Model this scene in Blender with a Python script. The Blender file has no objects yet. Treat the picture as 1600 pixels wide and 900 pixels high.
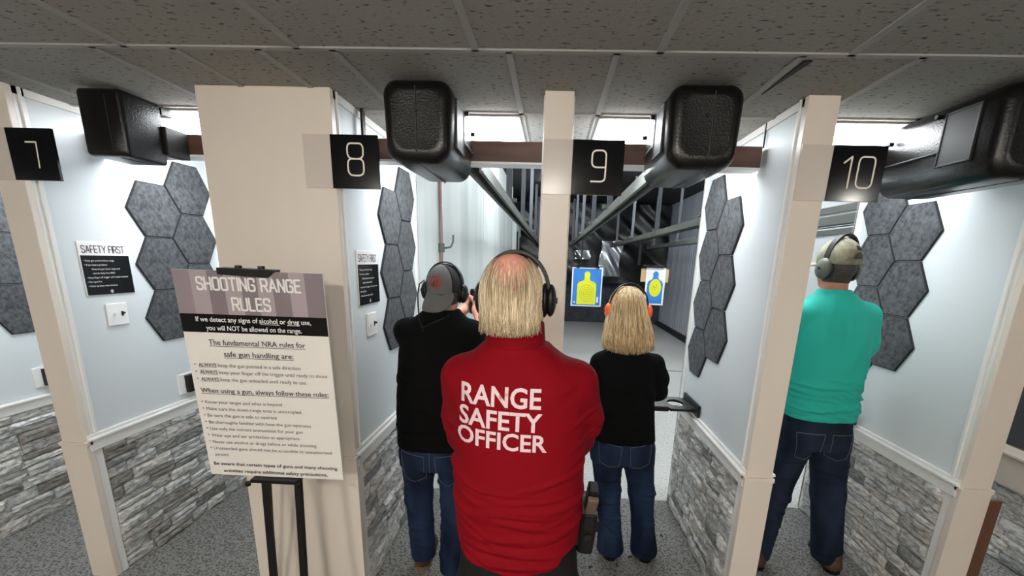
import bpy, bmesh, math, random
import numpy as np
from mathutils import Vector, Matrix
from mathutils.bvhtree import BVHTree

S = bpy.context.scene
COL = S.collection
PI = math.pi
random.seed(7)

# ------------------------------------------------------------------ camera, light, exposure
cd = bpy.data.cameras.new('camera')
cam = bpy.data.objects.new('camera', cd)
COL.objects.link(cam)
R0 = Vector((0.99831927, 0.04858971, 0.03158596))
R1 = Vector((0.04208548, -0.23313446, -0.97153339))
R2 = Vector((-0.03984275, 0.97122982, -0.23478755))
cam.matrix_world = Matrix(((R0.x, -R1.x, -R2.x, 0), (R0.y, -R1.y, -R2.y, 0), (R0.z, -R1.z, -R2.z, 1.75), (0, 0, 0, 1)))
cd.sensor_width = 36.0
cd.lens = 660 / 1600 * 36.0
cd.shift_x = -30 / 1600
cd.shift_y = 117 / 1600
cd.clip_start = 0.02
S.camera = cam
S.view_settings.view_transform = 'Standard'
S.view_settings.look = 'None'
S.view_settings.gamma = 1.0
S.view_settings.use_curve_mapping = False
S.view_settings.exposure = 0.0
S.cycles.use_denoising = True
S.cycles.max_bounces = 8
S.cycles.sample_clamp_indirect = 6.0
W = bpy.data.worlds.new('world')
S.world = W
W.use_nodes = True
W.node_tree.nodes['Background'].inputs[0].default_value = (0.55, 0.6, 0.65, 1)
W.node_tree.nodes['Background'].inputs[1].default_value = 0.02
STALL_PANEL = 24.0       # ceiling panels over the firing line
LOUNGE_PANEL = 150.0      # warm ceiling panels behind the viewer
RANGE_LAMP = 80.0       # strip lamps of the range beyond

# ------------------------------------------------------------------ materials
def lin(c):
    out = []
    for v in c:
        v = v / 255.0
        out.append(v / 12.92 if v <= 0.04045 else ((v + 0.055) / 1.055) ** 2.4)
    return (out[0], out[1], out[2], 1.0)

MATS = {}
def mat(name, col, rough=0.6, metal=0.0, vary=None, col2=None, bump=None, emit=None, attr=None, spec=0.5, coat=0.0, sheen=0.0):
    """vary=(scale, (sx,sy,sz), lo, hi, detail): noise between col and col2; bump=(scale,(sx,sy,sz),strength,distance)"""
    m = bpy.data.materials.new(name)
    m.use_nodes = True
    nt = m.node_tree
    b = nt.nodes['Principled BSDF']
    b.inputs['Base Color'].default_value = lin(col)
    b.inputs['Roughness'].default_value = rough
    b.inputs['Metallic'].default_value = metal
    b.inputs['Specular IOR Level'].default_value = spec
    b.inputs['Coat Weight'].default_value = coat
    b.inputs['Sheen Weight'].default_value = sheen
    tc = nt.nodes.new('ShaderNodeTexCoord')
    def noise(scale, st, detail=4.0):
        mp = nt.nodes.new('ShaderNodeMapping')
        mp.inputs['Scale'].default_value = st
        nt.links.new(tc.outputs['Object'], mp.inputs['Vector'])
        n = nt.nodes.new('ShaderNodeTexNoise')
        n.inputs['Scale'].default_value = scale
        n.inputs['Detail'].default_value = detail
        nt.links.new(mp.outputs['Vector'], n.inputs['Vector'])
        return n
    src = None
    if attr:
        a = nt.nodes.new('ShaderNodeAttribute')
        a.attribute_name = attr
        src = a.outputs['Color']
    if vary:
        n = noise(vary[0], vary[1], vary[4] if len(vary) > 4 else 4.0)
        r = nt.nodes.new('ShaderNodeMapRange')
        r.inputs['From Min'].default_value = vary[2]
        r.inputs['From Max'].default_value = vary[3]
        nt.links.new(n.outputs['Fac'], r.inputs['Value'])
        mx = nt.nodes.new('ShaderNodeMix')
        mx.data_type = 'RGBA'
        nt.links.new(r.outputs['Result'], mx.inputs['Factor'])
        if src is not None:
            nt.links.new(src, mx.inputs['A'])
            mul = nt.nodes.new('ShaderNodeMix')
            mul.data_type = 'RGBA'
            mul.blend_type = 'MULTIPLY'
            mul.inputs['Factor'].default_value = 1.0
            nt.links.new(src, mul.inputs['A'])
            mul.inputs['B'].default_value = lin(col2)
            nt.links.new(mul.outputs['Result'], mx.inputs['B'])
        else:
            mx.inputs['A'].default_value = lin(col)
            mx.inputs['B'].default_value = lin(col2)
        src = mx.outputs['Result']
    if src is not None:
        nt.links.new(src, b.inputs['Base Color'])
    if bump:
        n = noise(bump[0], bump[1], 6.0)
        bp = nt.nodes.new('ShaderNodeBump')
        bp.inputs['Strength'].default_value = bump[2]
        bp.inputs['Distance'].default_value = bump[3]
        nt.links.new(n.outputs['Fac'], bp.inputs['Height'])
        nt.links.new(bp.outputs['Normal'], b.inputs['Normal'])
    if emit:
        b.inputs['Emission Color'].default_value = (emit[0], emit[1], emit[2], 1)
        b.inputs['Emission Strength'].default_value = emit[3]
    MATS[name] = m
    return m

U = (1, 1, 1)
M_wall = mat('wall_paint', (208, 214, 217), 0.55, bump=(90, U, 0.12, 0.004))
M_trim = mat('trim_paint', (231, 230, 227), 0.4, bump=(40, U, 0.04, 0.002))
M_cream = mat('cream_panel', (224, 214, 203), 0.38, vary=(2.2, (1.6, 1, 0.35), 0.35, 0.75), col2=(217, 206, 193), bump=(30, (1, 1, 0.3), 0.03, 0.002))
M_plate = mat('grey_plate', (204, 196, 188), 0.2, spec=0.3)
M_ceil = mat('ceiling_tile', (150, 148, 142), 0.92, vary=(58, (0.6, 1.4, 1), 0.60, 0.67, 4.0), col2=(78, 75, 70), bump=(60, U, 0.35, 0.006))
M_tbar = mat('ceiling_grid_paint', (152, 151, 146), 0.6)
M_floor = mat('speckled_floor', (128, 128, 125), 0.75, vary=(75, U, 0.47, 0.60, 2.5), col2=(76, 76, 75), bump=(120, U, 0.35, 0.004))
M_rfloor = mat('range_concrete_floor', (190, 190, 186), 0.7, vary=(60, U, 0.5, 0.68, 3.0), col2=(140, 140, 138))
M_conc = mat('range_concrete_wall', (216, 222, 221), 0.8, vary=(1.6, (0.25, 1.2, 0.22), 0.42, 0.78, 6.0), col2=(184, 193, 191), bump=(40, U, 0.2, 0.006))
M_rwall = mat('range_grey_panel', (172, 176, 184), 0.75, vary=(3, (1, 5, 0.15), 0.4, 0.65), col2=(146, 150, 160))
M_dark = mat('range_black', (26, 28, 32), 0.75)
M_dgrey = mat('range_dark_grey', (62, 65, 73), 0.8, vary=(6, U, 0.4, 0.7), col2=(46, 48, 56))
M_gloss = mat('shiny_rubber', (15, 16, 18), 0.36, spec=0.4)
M_foil = mat('crumpled_foil', (180, 184, 190), 0.25, metal=0.9)
M_stone = mat('ledger_stone', (150, 150, 148), 0.85, attr='Col', vary=(26, (1, 1, 2.6), 0.42, 0.66, 6.0), col2=(186, 186, 186), bump=(55, (1, 1, 1.8), 0.6, 0.010))
M_felt = mat('felt', (82, 84, 87), 0.95, vary=(42, U, 0.36, 0.66, 5.0), col2=(48, 50, 53), bump=(120, U, 0.25, 0.002))
M_feltedge = mat('felt_edge', (34, 36, 40), 0.95)
M_case = mat('black_moulded_plastic', (12, 11, 11), 0.28, bump=(130, U, 0.32, 0.003), spec=0.42)
M_casein = mat('black_plastic_panel', (24, 25, 27), 0.5, bump=(150, U, 0.08, 0.002))
M_beam = mat('brown_wood', (92, 62, 50), 0.5, vary=(9, (0.35, 3, 3), 0.35, 0.7), col2=(70, 45, 36))
M_black = mat('black_satin', (13, 13, 14), 0.45, spec=0.35)
M_blackm = mat('black_metal', (20, 19, 18), 0.42, metal=0.3)
M_signblack = mat('sign_black', (10, 11, 14), 0.13, spec=0.3)
M_signwhite = mat('sign_white', (232, 230, 228), 0.35)
M_digit = mat('sign_digit', (238, 230, 218), 0.4)
M_white = mat('white_plastic', (232, 232, 230), 0.35)
M_rail = mat('rail_metal', (98, 102, 96), 0.65, metal=0.15, vary=(7, (1, 0.2, 1), 0.4, 0.7), col2=(78, 82, 77))
M_hang = mat('hanger_metal', (74, 78, 85), 0.6)
M_pipe = mat('copper_pipe', (150, 122, 116), 0.4, metal=0.3)
M_card = mat('cardboard', (196, 166, 124), 0.9)
M_board = mat('brown_fibreboard', (104, 70, 50), 0.8)
M_beige = mat('beige_ledge', (160, 150, 138), 0.7)
M_ink = mat('print_dark', (46, 38, 52), 0.5)
M_inkgrey = mat('print_grey', (104, 100, 106), 0.5)
M_paper = mat('poster_paper', (231, 227, 221), 0.42)
M_mauve = mat('poster_mauve', (142, 130, 136), 0.42)
M_mauve2 = mat('poster_mauve_light', (166, 153, 158), 0.42)
M_mauve3 = mat('poster_mauve_deep', (126, 115, 120), 0.42)
M_tblue = mat('target_blue', (52, 128, 206), 0.7)
M_tyel = mat('target_yellow', (226, 226, 44), 0.7)
M_tring = mat('target_ring', (150, 160, 36), 0.7)
M_twhite = mat('target_white', (236, 240, 244), 0.7)
M_panel = mat('light_diffuser', (250, 250, 250), 0.5, emit=(0.93, 0.97, 1.0, STALL_PANEL))
M_warm = mat('warm_diffuser', (250, 246, 238), 0.5, emit=(1.0, 0.955, 0.885, LOUNGE_PANEL))
M_lamp = mat('range_lamp_tube', (250, 250, 250), 0.5, emit=(0.93, 0.98, 1.0, RANGE_LAMP))
M_lamp2 = mat('range_lamp_tube_bright', (250, 250, 250), 0.5, emit=(0.93, 0.98, 1.0, RANGE_LAMP * 3.2))
M_red = mat('red_knit', (118, 2, 17), 0.8, bump=(260, U, 0.10, 0.002), spec=0.12)
M_blackknit = mat('black_knit', (9, 9, 10), 0.9, bump=(260, U, 0.15, 0.002), spec=0.12)
M_teal = mat('teal_cotton', (24, 166, 150), 0.82, bump=(240, U, 0.10, 0.002))
M_denim = mat('blue_denim', (36, 50, 76), 0.9, vary=(7, (1, 1, 0.5), 0.38, 0.66), col2=(16, 25, 44), bump=(300, (1, 1, 0.4), 0.12, 0.002), spec=0.15)
M_denim2 = mat('slate_denim', (36, 46, 66), 0.9, vary=(7, (1, 1, 0.5), 0.38, 0.66), col2=(20, 26, 40), bump=(300, (1, 1, 0.4), 0.12, 0.002), spec=0.15)
M_stitch = mat('denim_stitch', (96, 96, 98), 0.8)
M_slacks = mat('black_slacks', (26, 26, 27), 0.85, spec=0.15)
M_skin = mat('skin', (216, 160, 138), 0.55, vary=(14, U, 0.35, 0.7), col2=(204, 140, 120))
M_skinr = mat('ruddy_skin', (230, 166, 146), 0.5, vary=(16, U, 0.35, 0.7), col2=(220, 140, 124))
M_skint = mat('tanned_skin', (176, 118, 92), 0.55, vary=(14, U, 0.35, 0.7), col2=(160, 100, 80))
M_hair = mat('hair_strands', (150, 130, 100), 0.45, attr='Col')
M_darkhair = mat('dark_short_hair', (44, 38, 36), 0.7, vary=(120, U, 0.4, 0.65), col2=(66, 58, 54))
M_capgrey = mat('grey_cap_cloth', (92, 92, 93), 0.85, bump=(200, U, 0.15, 0.002))
M_capblack = mat('black_cap_mesh', (20, 20, 22), 0.85, bump=(200, U, 0.3, 0.002))
M_khaki = mat('khaki_cap_cloth', (128, 126, 106), 0.85, vary=(24, U, 0.42, 0.6), col2=(102, 99, 80), bump=(160, U, 0.15, 0.002))
M_emblem = mat('red_embroidery', (158, 40, 34), 0.8)
M_orange = mat('orange_plastic', (236, 98, 30), 0.4)
M_olive = mat('olive_plastic', (78, 80, 70), 0.5)
M_tan = mat('tan_polymer', (92, 78, 64), 0.55)
M_boot = mat('brown_boot_leather', (74, 52, 38), 0.6, vary=(20, U, 0.4, 0.7), col2=(52, 36, 28))
M_sole = mat('boot_sole', (120, 92, 66), 0.7)
M_shoegrey = mat('grey_shoe', (70, 70, 72), 0.7)
M_print = mat('shirt_print', (216, 192, 195), 0.65, vary=(30, U, 0.62, 0.72), col2=(176, 120, 126))
M_brass = mat('spent_brass', (60, 52, 40), 0.4, metal=0.6)
M_gun = mat('gun_steel', (18, 18, 20), 0.35, metal=0.5)

# ------------------------------------------------------------------ object helpers
def tag(o, label=None, cat=None, group=None, kind=None):
    if label: o['label'] = label
    if cat: o['category'] = cat
    if group: o['group'] = group
    if kind: o['kind'] = kind
    return o

def thing(name, label, cat, loc=(0, 0, 0), rotz=0.0, group=None):
    o = bpy.data.objects.new(name, None)
    COL.objects.link(o)
    o.location = loc
    o.rotation_euler = (0, 0, rotz)
    o.empty_display_size = 0.1
    return tag(o, label, cat, group)

class MB:
    """collects shapes; build() links them as one mesh object"""
    def __init__(s):
        s.v = []; s.f = []; s.c = []
    def add(s, vs, fs, col=None):
        n = len(s.v)
        s.v += [tuple(map(float, p)) for p in vs]
        s.f += [tuple(i + n for i in f) for f in fs]
        s.c += [col] * len(vs)
        return s
    def box(s, x0, x1, y0, y1, z0, z1):
        vs = [(x, y, z) for z in (z0, z1) for y in (y0, y1) for x in (x0, x1)]
        return s.add(vs, [(0, 2, 3, 1), (4, 5, 7, 6), (0, 1, 5, 4), (2, 6, 7, 3), (0, 4, 6, 2), (1, 3, 7, 5)])
    def prism(s, pts, n):
        """pts: closed 3-D outline (ccw seen from +n), extruded by -n"""
        k = len(pts); n = Vector(n)
        a = [Vector(p) for p in pts]; b = [p - n for p in a]
        fs = [tuple(range(k)), tuple(range(2 * k - 1, k - 1, -1))]
        for i in range(k):
            j = (i + 1) % k
            fs.append((i, i + k, j + k, j))
        return s.add(a + b, fs)
    def tube(s, pts, r, n=8, cap=True, flat=1.0):
        pts = [Vector(p) for p in pts]
        m = len(pts)
        rs = r if hasattr(r, '__len__') else [r] * m
        up = None; rings = []
        for i in range(m):
            t = (pts[min(i + 1, m - 1)] - pts[max(i - 1, 0)]).normalized()
            if up is None:
                up = Vector((0, 0, 1)) if abs(t.z) < 0.9 else Vector((1, 0, 0))
            a = t.cross(up)
            if a.length < 1e-6: a = t.cross(Vector((0.3, 1, 0.2)))
            a.normalize(); b = a.cross(t).normalized(); up = b
            rings.append([pts[i] + rs[i] * (math.cos(2 * PI * k / n) * a + flat * math.sin(2 * PI * k / n) * b) for k in range(n)])
        vs = [p for rr in rings for p in rr]; fs = []
        for i in range(m - 1):
            for k in range(n):
                j = (k + 1) % n
                fs.append((i * n + k, i * n + j, (i + 1) * n + j, (i + 1) * n + k))
        if cap:
            fs.append(tuple(range(n - 1, -1, -1)))
            fs.append(tuple((m - 1) * n + k for k in range(n)))
        return s.add(vs, fs)
    def loft(s, rings, cap=True):
        n = len(rings[0]); vs = [p for r in rings for p in r]; fs = []
        for i in range(len(rings) - 1):
            for k in range(n):
                j = (k + 1) % n
                fs.append((i * n + k, i * n + j, (i + 1) * n + j, (i + 1) * n + k))
        if cap:
            fs.append(tuple(range(n - 1, -1, -1)))
            fs.append(tuple((len(rings) - 1) * n + k for k in range(n)))
        return s.add(vs, fs)
    def ellipsoid(s, c, r, nu=18, nv=12):
        rings = []
        for i in range(nv + 1):
            t = PI * (i + 0.02) / (nv + 0.04) - PI / 2
            rings.append([(c[0] + r[0] * math.cos(t) * math.cos(2 * PI * k / nu), c[1] + r[1] * math.cos(t) * math.sin(2 * PI * k / nu), c[2] + r[2] * math.sin(t)) for k in range(nu)])
        return s.loft(rings)
    def build(s, name, m, parent=None, smooth=False, bevel=0.0, local=False, kind=None, label=None):
        me = bpy.data.meshes.new(name)
        vs = s.v
        if parent is not None and not local:
            l = Vector((0, 0, 0)); q = parent
            while q is not None:
                l = l + q.location; q = q.parent
            vs = [(x - l.x, y - l.y, z - l.z) for x, y, z in vs]
        me.from_pydata(vs, [], s.f)
        if any(c is not None for c in s.c):
            at = me.color_attributes.new('Col', 'FLOAT_COLOR', 'POINT')
            for i, c in enumerate(s.c):
                at.data[i].color = c
        return link(name, me, m, parent, smooth, bevel, kind, label)

def link(name, me, m, parent=None, smooth=False, bevel=0.0, kind=None, label=None):
    me.materials.append(m)
    if not ('text' in name or name in ('heading', 'numeral')):       # lettering already faces its reader
        bm = bmesh.new(); bm.from_mesh(me)
        bmesh.ops.recalc_face_normals(bm, faces=bm.faces)
        bm.to_mesh(me); bm.free()
    if smooth:
        for p in me.polygons: p.use_smooth = True
    me.update()
    o = bpy.data.objects.new(name, me)
    COL.objects.link(o)
    if parent is not None: o.parent = parent
    if bevel:
        b = o.modifiers.new('bevel', 'BEVEL'); b.width = bevel; b.segments = 2; b.limit_method = 'ANGLE'
    if kind: o['kind'] = kind
    if label: o['label'] = label
    return o

def copy_tree(o, parent=None):
    c = o.copy(); COL.objects.link(c)
    if parent is not None: c.parent = parent
    for ch in list(o.children): copy_tree(ch, c)
    return c

def struct(name, mb, m, **k):
    return mb.build(name, m, kind='structure', **k)

# flat lettering -------------------------------------------------------------
class Frame:
    """a plane in space: origin o, right u, up v, normal n"""
    def __init__(s, o, u, v):
        s.o = Vector(o); s.u = Vector(u).normalized(); s.v = Vector(v).normalized(); s.n = s.u.cross(s.v).normalized()
    def p(s, x, y, h=0.0): return s.o + s.u * x + s.v * y + s.n * h
    def quad(s, mb, x0, x1, y0, y1, h):
        return mb.add([s.p(x0, y0, h), s.p(x1, y0, h), s.p(x1, y1, h), s.p(x0, y1, h)], [(0, 1, 2, 3)])
    def slab(s, mb, x0, x1, y0, y1, h, t):
        return mb.prism([s.p(x0, y0, h), s.p(x1, y0, h), s.p(x1, y1, h), s.p(x0, y1, h)], s.n * t)

def rnd(pts, r=0.12, n=4):
    """round the corners of a polyline"""
    out = [pts[0]]
    for i in range(1, len(pts) - 1):
        a, b, c = Vector(pts[i - 1] + (0,)), Vector(pts[i] + (0,)), Vector(pts[i + 1] + (0,))
        d1 = min(r, (a - b).length / 2); d2 = min(r, (c - b).length / 2)
        p = b + (a - b).normalized() * d1; q = b + (c - b).normalized() * d2
        for k in range(n + 1):
            t = k / n
            w = (1 - t) ** 2 * p + 2 * t * (1 - t) * b + t * t * q
            out.append((w.x, w.y))
    out.append(pts[-1])
    return out

W5 = 0.54
def loop(x0, y0, x1, y1, r=0.16):
    xm = (x0 + x1) / 2
    return rnd([(xm, y1), (x1, y1), (x1, y0), (x0, y0), (x0, y1), (xm, y1)], r)
GLY = {
 'A': (0.60, [[(0, 0), (0.30, 1), (0.60, 0)], [(0.10, 0.32), (0.50, 0.32)]]),
 'E': (0.46, [[(0.46, 1), (0, 1), (0, 0), (0.46, 0)], [(0, 0.52), (0.40, 0.52)]]),
 'F': (0.44, [[(0.44, 1), (0, 1), (0, 0)], [(0, 0.50), (0.38, 0.50)]]),
 'G': (W5, [rnd([(0.54, 0.76), (0.54, 1), (0, 1), (0, 0), (0.54, 0), (0.54, 0.48), (0.30, 0.48)], 0.15)]),
 'H': (W5, [[(0, 0), (0, 1)], [(0.54, 0), (0.54, 1)], [(0, 0.5), (0.54, 0.5)]]),
 'I': (0.0, [[(0, 0), (0, 1)]]),
 'L': (0.42, [[(0, 1), (0, 0), (0.42, 0)]]),
 'N': (W5, [[(0, 0), (0, 1), (0.54, 0), (0.54, 1)]]),
 'O': (W5, [loop(0, 0, 0.54, 1)]),
 'R': (W5, [rnd([(0, 0), (0, 1), (0.54, 1), (0.54, 0.46), (0, 0.46)], 0.16)[0:1] + [(0, 1)] + rnd([(0, 1), (0.54, 1), (0.54, 0.46), (0, 0.46)], 0.16), [(0.30, 0.46), (0.55, 0)]]),
 'S': (0.50, [rnd([(0.50, 0.80), (0.50, 1), (0, 1), (0, 0.54), (0.50, 0.46), (0.50, 0), (0, 0), (0, 0.20)], 0.15)]),
 'T': (0.56, [[(0, 1), (0.56, 1)], [(0.28, 1), (0.28, 0)]]),
 'U': (W5, [rnd([(0, 1), (0, 0), (0.54, 0), (0.54, 1)], 0.16)]),
 'Y': (0.58, [[(0, 1), (0.29, 0.46), (0.58, 1)], [(0.29, 0.46), (0.29, 0)]]),
 '7': (0.46, [[(0, 1), (0.46, 1), (0.40, 0)]]),
 '8': (W5, [loop(0.0, 0.52, 0.54, 1, 0.2), loop(0.0, 0, 0.54, 0.52, 0.2)]),
 '9': (0.48, [rnd([(0.48, 0.46), (0, 0.46), (0, 1), (0.48, 1), (0.48, 0.46)], 0.18), rnd([(0.48, 0.6), (0.48, 0), (0, 0)], 0.16)]),
 '0': (W5, [loop(0, 0, 0.54, 1, 0.2)]),
 '1': (0.24, [[(0, 0.80), (0.24, 1), (0.24, 0)]]),
 ' ': (0.18, []),
}
def stroke_text(mb, fr, text, x, y, size, wid, h, gap=0.2, align='l', sx=1.0):
    tot = sum(GLY[c][0] for c in text) * size * sx + gap * size * (len(text) - 1)
    if align == 'c': x -= tot / 2
    hw = wid / 2; h0 = h; q_ = 0
    for c in text:
        w, ls = GLY[c]
        for l in ls:
            P = [(x + px * size * sx, y + py * size) for px, py in l]
            for i in range(len(P) - 1):
                dx, dy = P[i + 1][0] - P[i][0], P[i + 1][1] - P[i][1]
                L = math.hypot(dx, dy)
                if L < 1e-9: continue
                nx, ny = -dy / L * hw, dx / L * hw; q_ += 1; h = h0 + q_ * 2.5e-6
                mb.add([fr.p(P[i][0] - nx, P[i][1] - ny, h), fr.p(P[i + 1][0] - nx, P[i + 1][1] - ny, h), fr.p(P[i + 1][0] + nx, P[i + 1][1] + ny, h), fr.p(P[i][0] + nx, P[i][1] + ny, h)], [(0, 1, 2, 3)])
            for i, q in enumerate(P):
                q_ += 1; h = h0 + q_ * 2.5e-6
                mb.add([fr.p(q[0] + hw * math.cos(k * PI / 4), q[1] + hw * math.sin(k * PI / 4), h) for k in range(8)], [tuple(range(8))])
        x += w * size * sx + gap * size
    return tot

def font_geo(text, size, bold=0.0):
    cu = bpy.data.curves.new('t', 'FONT')
    cu.body = text; cu.size = size; cu.offset = bold; cu.resolution_u = 3
    ob = bpy.data.objects.new('t', cu)
    COL.objects.link(ob)
    dg = bpy.context.evaluated_depsgraph_get(); dg.update()
    me = bpy.data.meshes.new_from_object(ob.evaluated_get(dg))
    vs = [tuple(v.co) for v in me.vertices]; fs = [tuple(p.vertices) for p in me.polygons]
    bpy.data.objects.remove(ob); bpy.data.curves.remove(cu); bpy.data.meshes.remove(me)
    return vs, fs
def font_text(mb, fr, text, x, y, size, h, width=None, align='l', bold=0.0):
    vs, fs = font_geo(text, size, bold)
    if not vs: return x, x
    x0 = min(v[0] for v in vs); x1 = max(v[0] for v in vs)
    k = 1.0 if width is None else width / (x1 - x0)
    w = (x1 - x0) * k
    if align == 'c': x -= w / 2
    mb.add([fr.p(x + (v[0] - x0) * k, y + v[1], h) for v in vs], fs)
    return x, x + w

# ------------------------------------------------------------------ the setting
CEIL = 2.45
FZ = -0.13      # the floor; heights are measured from 13 cm above it
struct('floor', MB().box(-5.2, 5.2, -2.7, 3.16, FZ - 0.1, FZ), M_floor)
struct('floor', MB().box(-5.2, 3.7, 3.16, 14.2, FZ - 0.1, FZ - 0.004), M_rfloor)
struct('ceiling', MB().box(-5.2, 5.2, -2.7, 3.22, CEIL, CEIL + 0.12), M_ceil)
struct('ceiling', MB().box(-5.2, 3.8, 3.22, 14.2, 3.5, 3.6), M_dark)
struct('trim_1', MB().box(-5.2, 3.8, 3.22, 3.30, CEIL + 0.02, 3.5), M_dark)   # black header above the stalls
struct('wall_back', MB().box(-5.2, 5.2, -2.8, -2.7, FZ, CEIL), M_cream)
struct('wall_west', MB().box(-5.3, -5.2, -2.7, 14.2, FZ, 3.5), M_wall)
struct('wall_east', MB().box(5.2, 5.3, -2.7, 3.3, FZ, CEIL), M_wall)
# suspended grid of the ceiling
g = MB()
for y in (-1.47, -0.84, -0.22, 0.405, 1.03, 1.655, 2.285, 2.91):
    g.box(-5.2, 5.2, y - 0.012, y + 0.012, CEIL - 0.006, CEIL + 0.01)
for i in range(-8, 9):
    x = -0.295 + i * 0.628
    g.box(x - 0.012, x + 0.012, -2.7, 1.655, CEIL - 0.006, CEIL + 0.01)
for x in (-3.95, -3.32, -2.70, -2.30, -1.68, -1.38, -1.07, -0.80, -0.18, 0.19, 0.81, 1.20, 1.83, 2.30, 2.92, 3.5):
    g.box(x - 0.012, x + 0.012, 1.655, 3.22, CEIL - 0.006, CEIL + 0.01)
struct('trim_2', g, M_tbar)
# the tile that has slipped out of its grid leaves a slit, its shade painted as a dark wedge
struct('slit_shade', MB().prism([(0.835, 1.70, CEIL - 0.004), (0.835, 2.0, CEIL - 0.004), (0.865, 1.70, CEIL - 0.004)][::-1], (0, 0, -0.003)), M_dark)

def stones(mb, axis_x, side, y0, y1, z0, z1, seed):
    """ledger stones on the plane x=axis_x, standing out towards side"""
    rng = random.Random(seed)
    z = z0; row = 0
    while z < z1 - 0.01:
        hgt = min(rng.choice((0.066, 0.078, 0.090, 0.072)), z1 - z)
        if z1 - z - hgt < 0.03: hgt = z1 - z
        y = y0 - rng.random() * 0.2
        while y < y1:
            L = rng.uniform(0.12, 0.34)
            a, b = max(y, y0), min(y + L, y1)
            y += L
            if b - a < 0.012: continue
            sub = [(z, z + hgt)]
            if hgt > 0.07 and rng.random() < 0.28: sub = [(z, z + hgt * 0.5), (z + hgt * 0.5, z + hgt)]
            for (za, zb) in sub:
                t = rng.uniform(0.006, 0.034)
                br = rng.choice((0.46, 0.52, 0.60, 0.66, 0.50, 0.55, 0.26, 0.62, 0.58))
                wm = rng.uniform(-0.012, 0.02)
                colr = (br + wm, br, br - wm - 0.01, 1)
                nu, nv = max(3, int((b - a) / 0.028)), 4
                vs = []; ph = [rng.uniform(0, 6.28) for _ in range(6)]
                tilt = rng.uniform(-0.006, 0.006)
                for j in range(nv + 1):
                    for i in range(nu + 1):
                        u, v = i / nu, j / nv
                        edge = (i in (0, nu)) or (j in (0, nv))
                        yy = a + (b - a) * u; zz = za + (zb - za) * v
                        d = t + 0.003 * math.sin(yy * 60 + ph[0] + zz * 40) + 0.0025 * math.sin(zz * 150 + ph[1] + yy * 25) + tilt * (u - 0.5) * 2 + rng.uniform(-0.0015, 0.0015)
                        d = max(d, 0.002)
                        if edge:
                            d *= 0.55
                        vs.append((axis_x + side * d, yy + (0.0015 if i == 0 else -0.0015 if i == nu else 0), zz + (0.0015 if j == 0 else -0.0015 if j == nv else 0)))
                nb = len(vs)
                fs = [(j * (nu + 1) + i, j * (nu + 1) + i + 1, (j + 1) * (nu + 1) + i + 1, (j + 1) * (nu + 1) + i) for j in range(nv) for i in range(nu)]
                bd = [i for i in range(nu + 1)] + [j * (nu + 1) + nu for j in range(1, nv + 1)] + [nv * (nu + 1) + i for i in range(nu - 1, -1, -1)] + [j * (nu + 1) for j in range(nv - 1, 0, -1)]
                for q, i in enumerate(bd):
                    vs.append((axis_x, vs[i][1], vs[i][2]))
                k = len(bd)
                for q in range(k):
                    fs.append((bd[q], nb + q, nb + (q + 1) % k, bd[(q + 1) % k]))
                mb.add(vs, fs, colr)
        z += hgt; row += 1
    return mb

RAILZ = 0.715
YF, YE = 2.03, 3.17
def side_finish(w, x, s, seed):
    """stone wainscot, chair rail and corner boards on one face (x) of a stall wall; s = the way it faces"""
    stones(MB(), x, s, YF + 0.045, YE - 0.02, FZ, RAILZ - 0.055, seed).build('stone_cladding', M_stone, w)
    r = MB()
    def xb(d0, d1): return (min(x + s * d0, x + s * d1), max(x + s * d0, x + s * d1))
    a, b = xb(0, 0.022); r.box(a, b, YF - 0.018, YE, RAILZ - 0.058, RAILZ + 0.004)
    a, b = xb(0, 0.034); r.box(a, b, YF - 0.02, YE, RAILZ + 0.004, RAILZ + 0.018)
    a, b = xb(0, 0.016); r.box(a, b, YF - 0.02, YE, RAILZ + 0.018, RAILZ + 0.036)
    r.build('chair_rail', M_trim, w, bevel=0.003)
    c = MB()
    a, b = xb(0, 0.010); c.box(a, b, YF + 0.0005, YF + 0.05, RAILZ + 0.036, CEIL)
    a, b = xb(0, 0.018); c.box(a, b, YF + 0.022, YF + 0.034, RAILZ + 0.036, CEIL)
    a, b = xb(0, 0.012); c.box(a, b, YF + 0.0005, YF + 0.045, FZ, RAILZ - 0.058)
    a, b = xb(0, 0.010); c.box(a, b, YF, YE, CEIL - 0.035, CEIL)
    c.build('corner_board', M_trim, w, bevel=0.002)
    e = MB()
    a, b = xb(-0.001, 0.012); e.box(a, b, YE - 0.05, YE + 0.012, FZ, CEIL)
    e.build('end_trim', M_trim, w, bevel=0.002)

def stall_wall(name, x0, x1, faces, seed, face_mat=None, cut=True):
    w = struct(name, MB().box(x0 + 0.012, x1 - 0.012, YF, YE, FZ, CEIL), M_wall)
    fm = face_mat or M_cream
    MB().box(x0, x1, YF - 0.03, YF, RAILZ - 0.02, CEIL).build('post_board', fm, w, bevel=0.0025)
    MB().box(x0 - 0.006, x1 + 0.006, YF - 0.036, YF, FZ, RAILZ - 0.02).build('post_base', fm, w, bevel=0.0025)
    MB().box(x0 - 0.010, x1 + 0.010, YF - 0.042, YF, RAILZ - 0.02, RAILZ + 0.004).build('post_cap', fm, w, bevel=0.003)
    MB().box(x0, x1, YE, YE + 0.014, FZ, CEIL).build('end_board', M_trim, w)
    for s in faces:
        side_finish(w, x1 - 0.012 if s > 0 else x0 + 0.012, s, seed + s)
    return w

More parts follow.
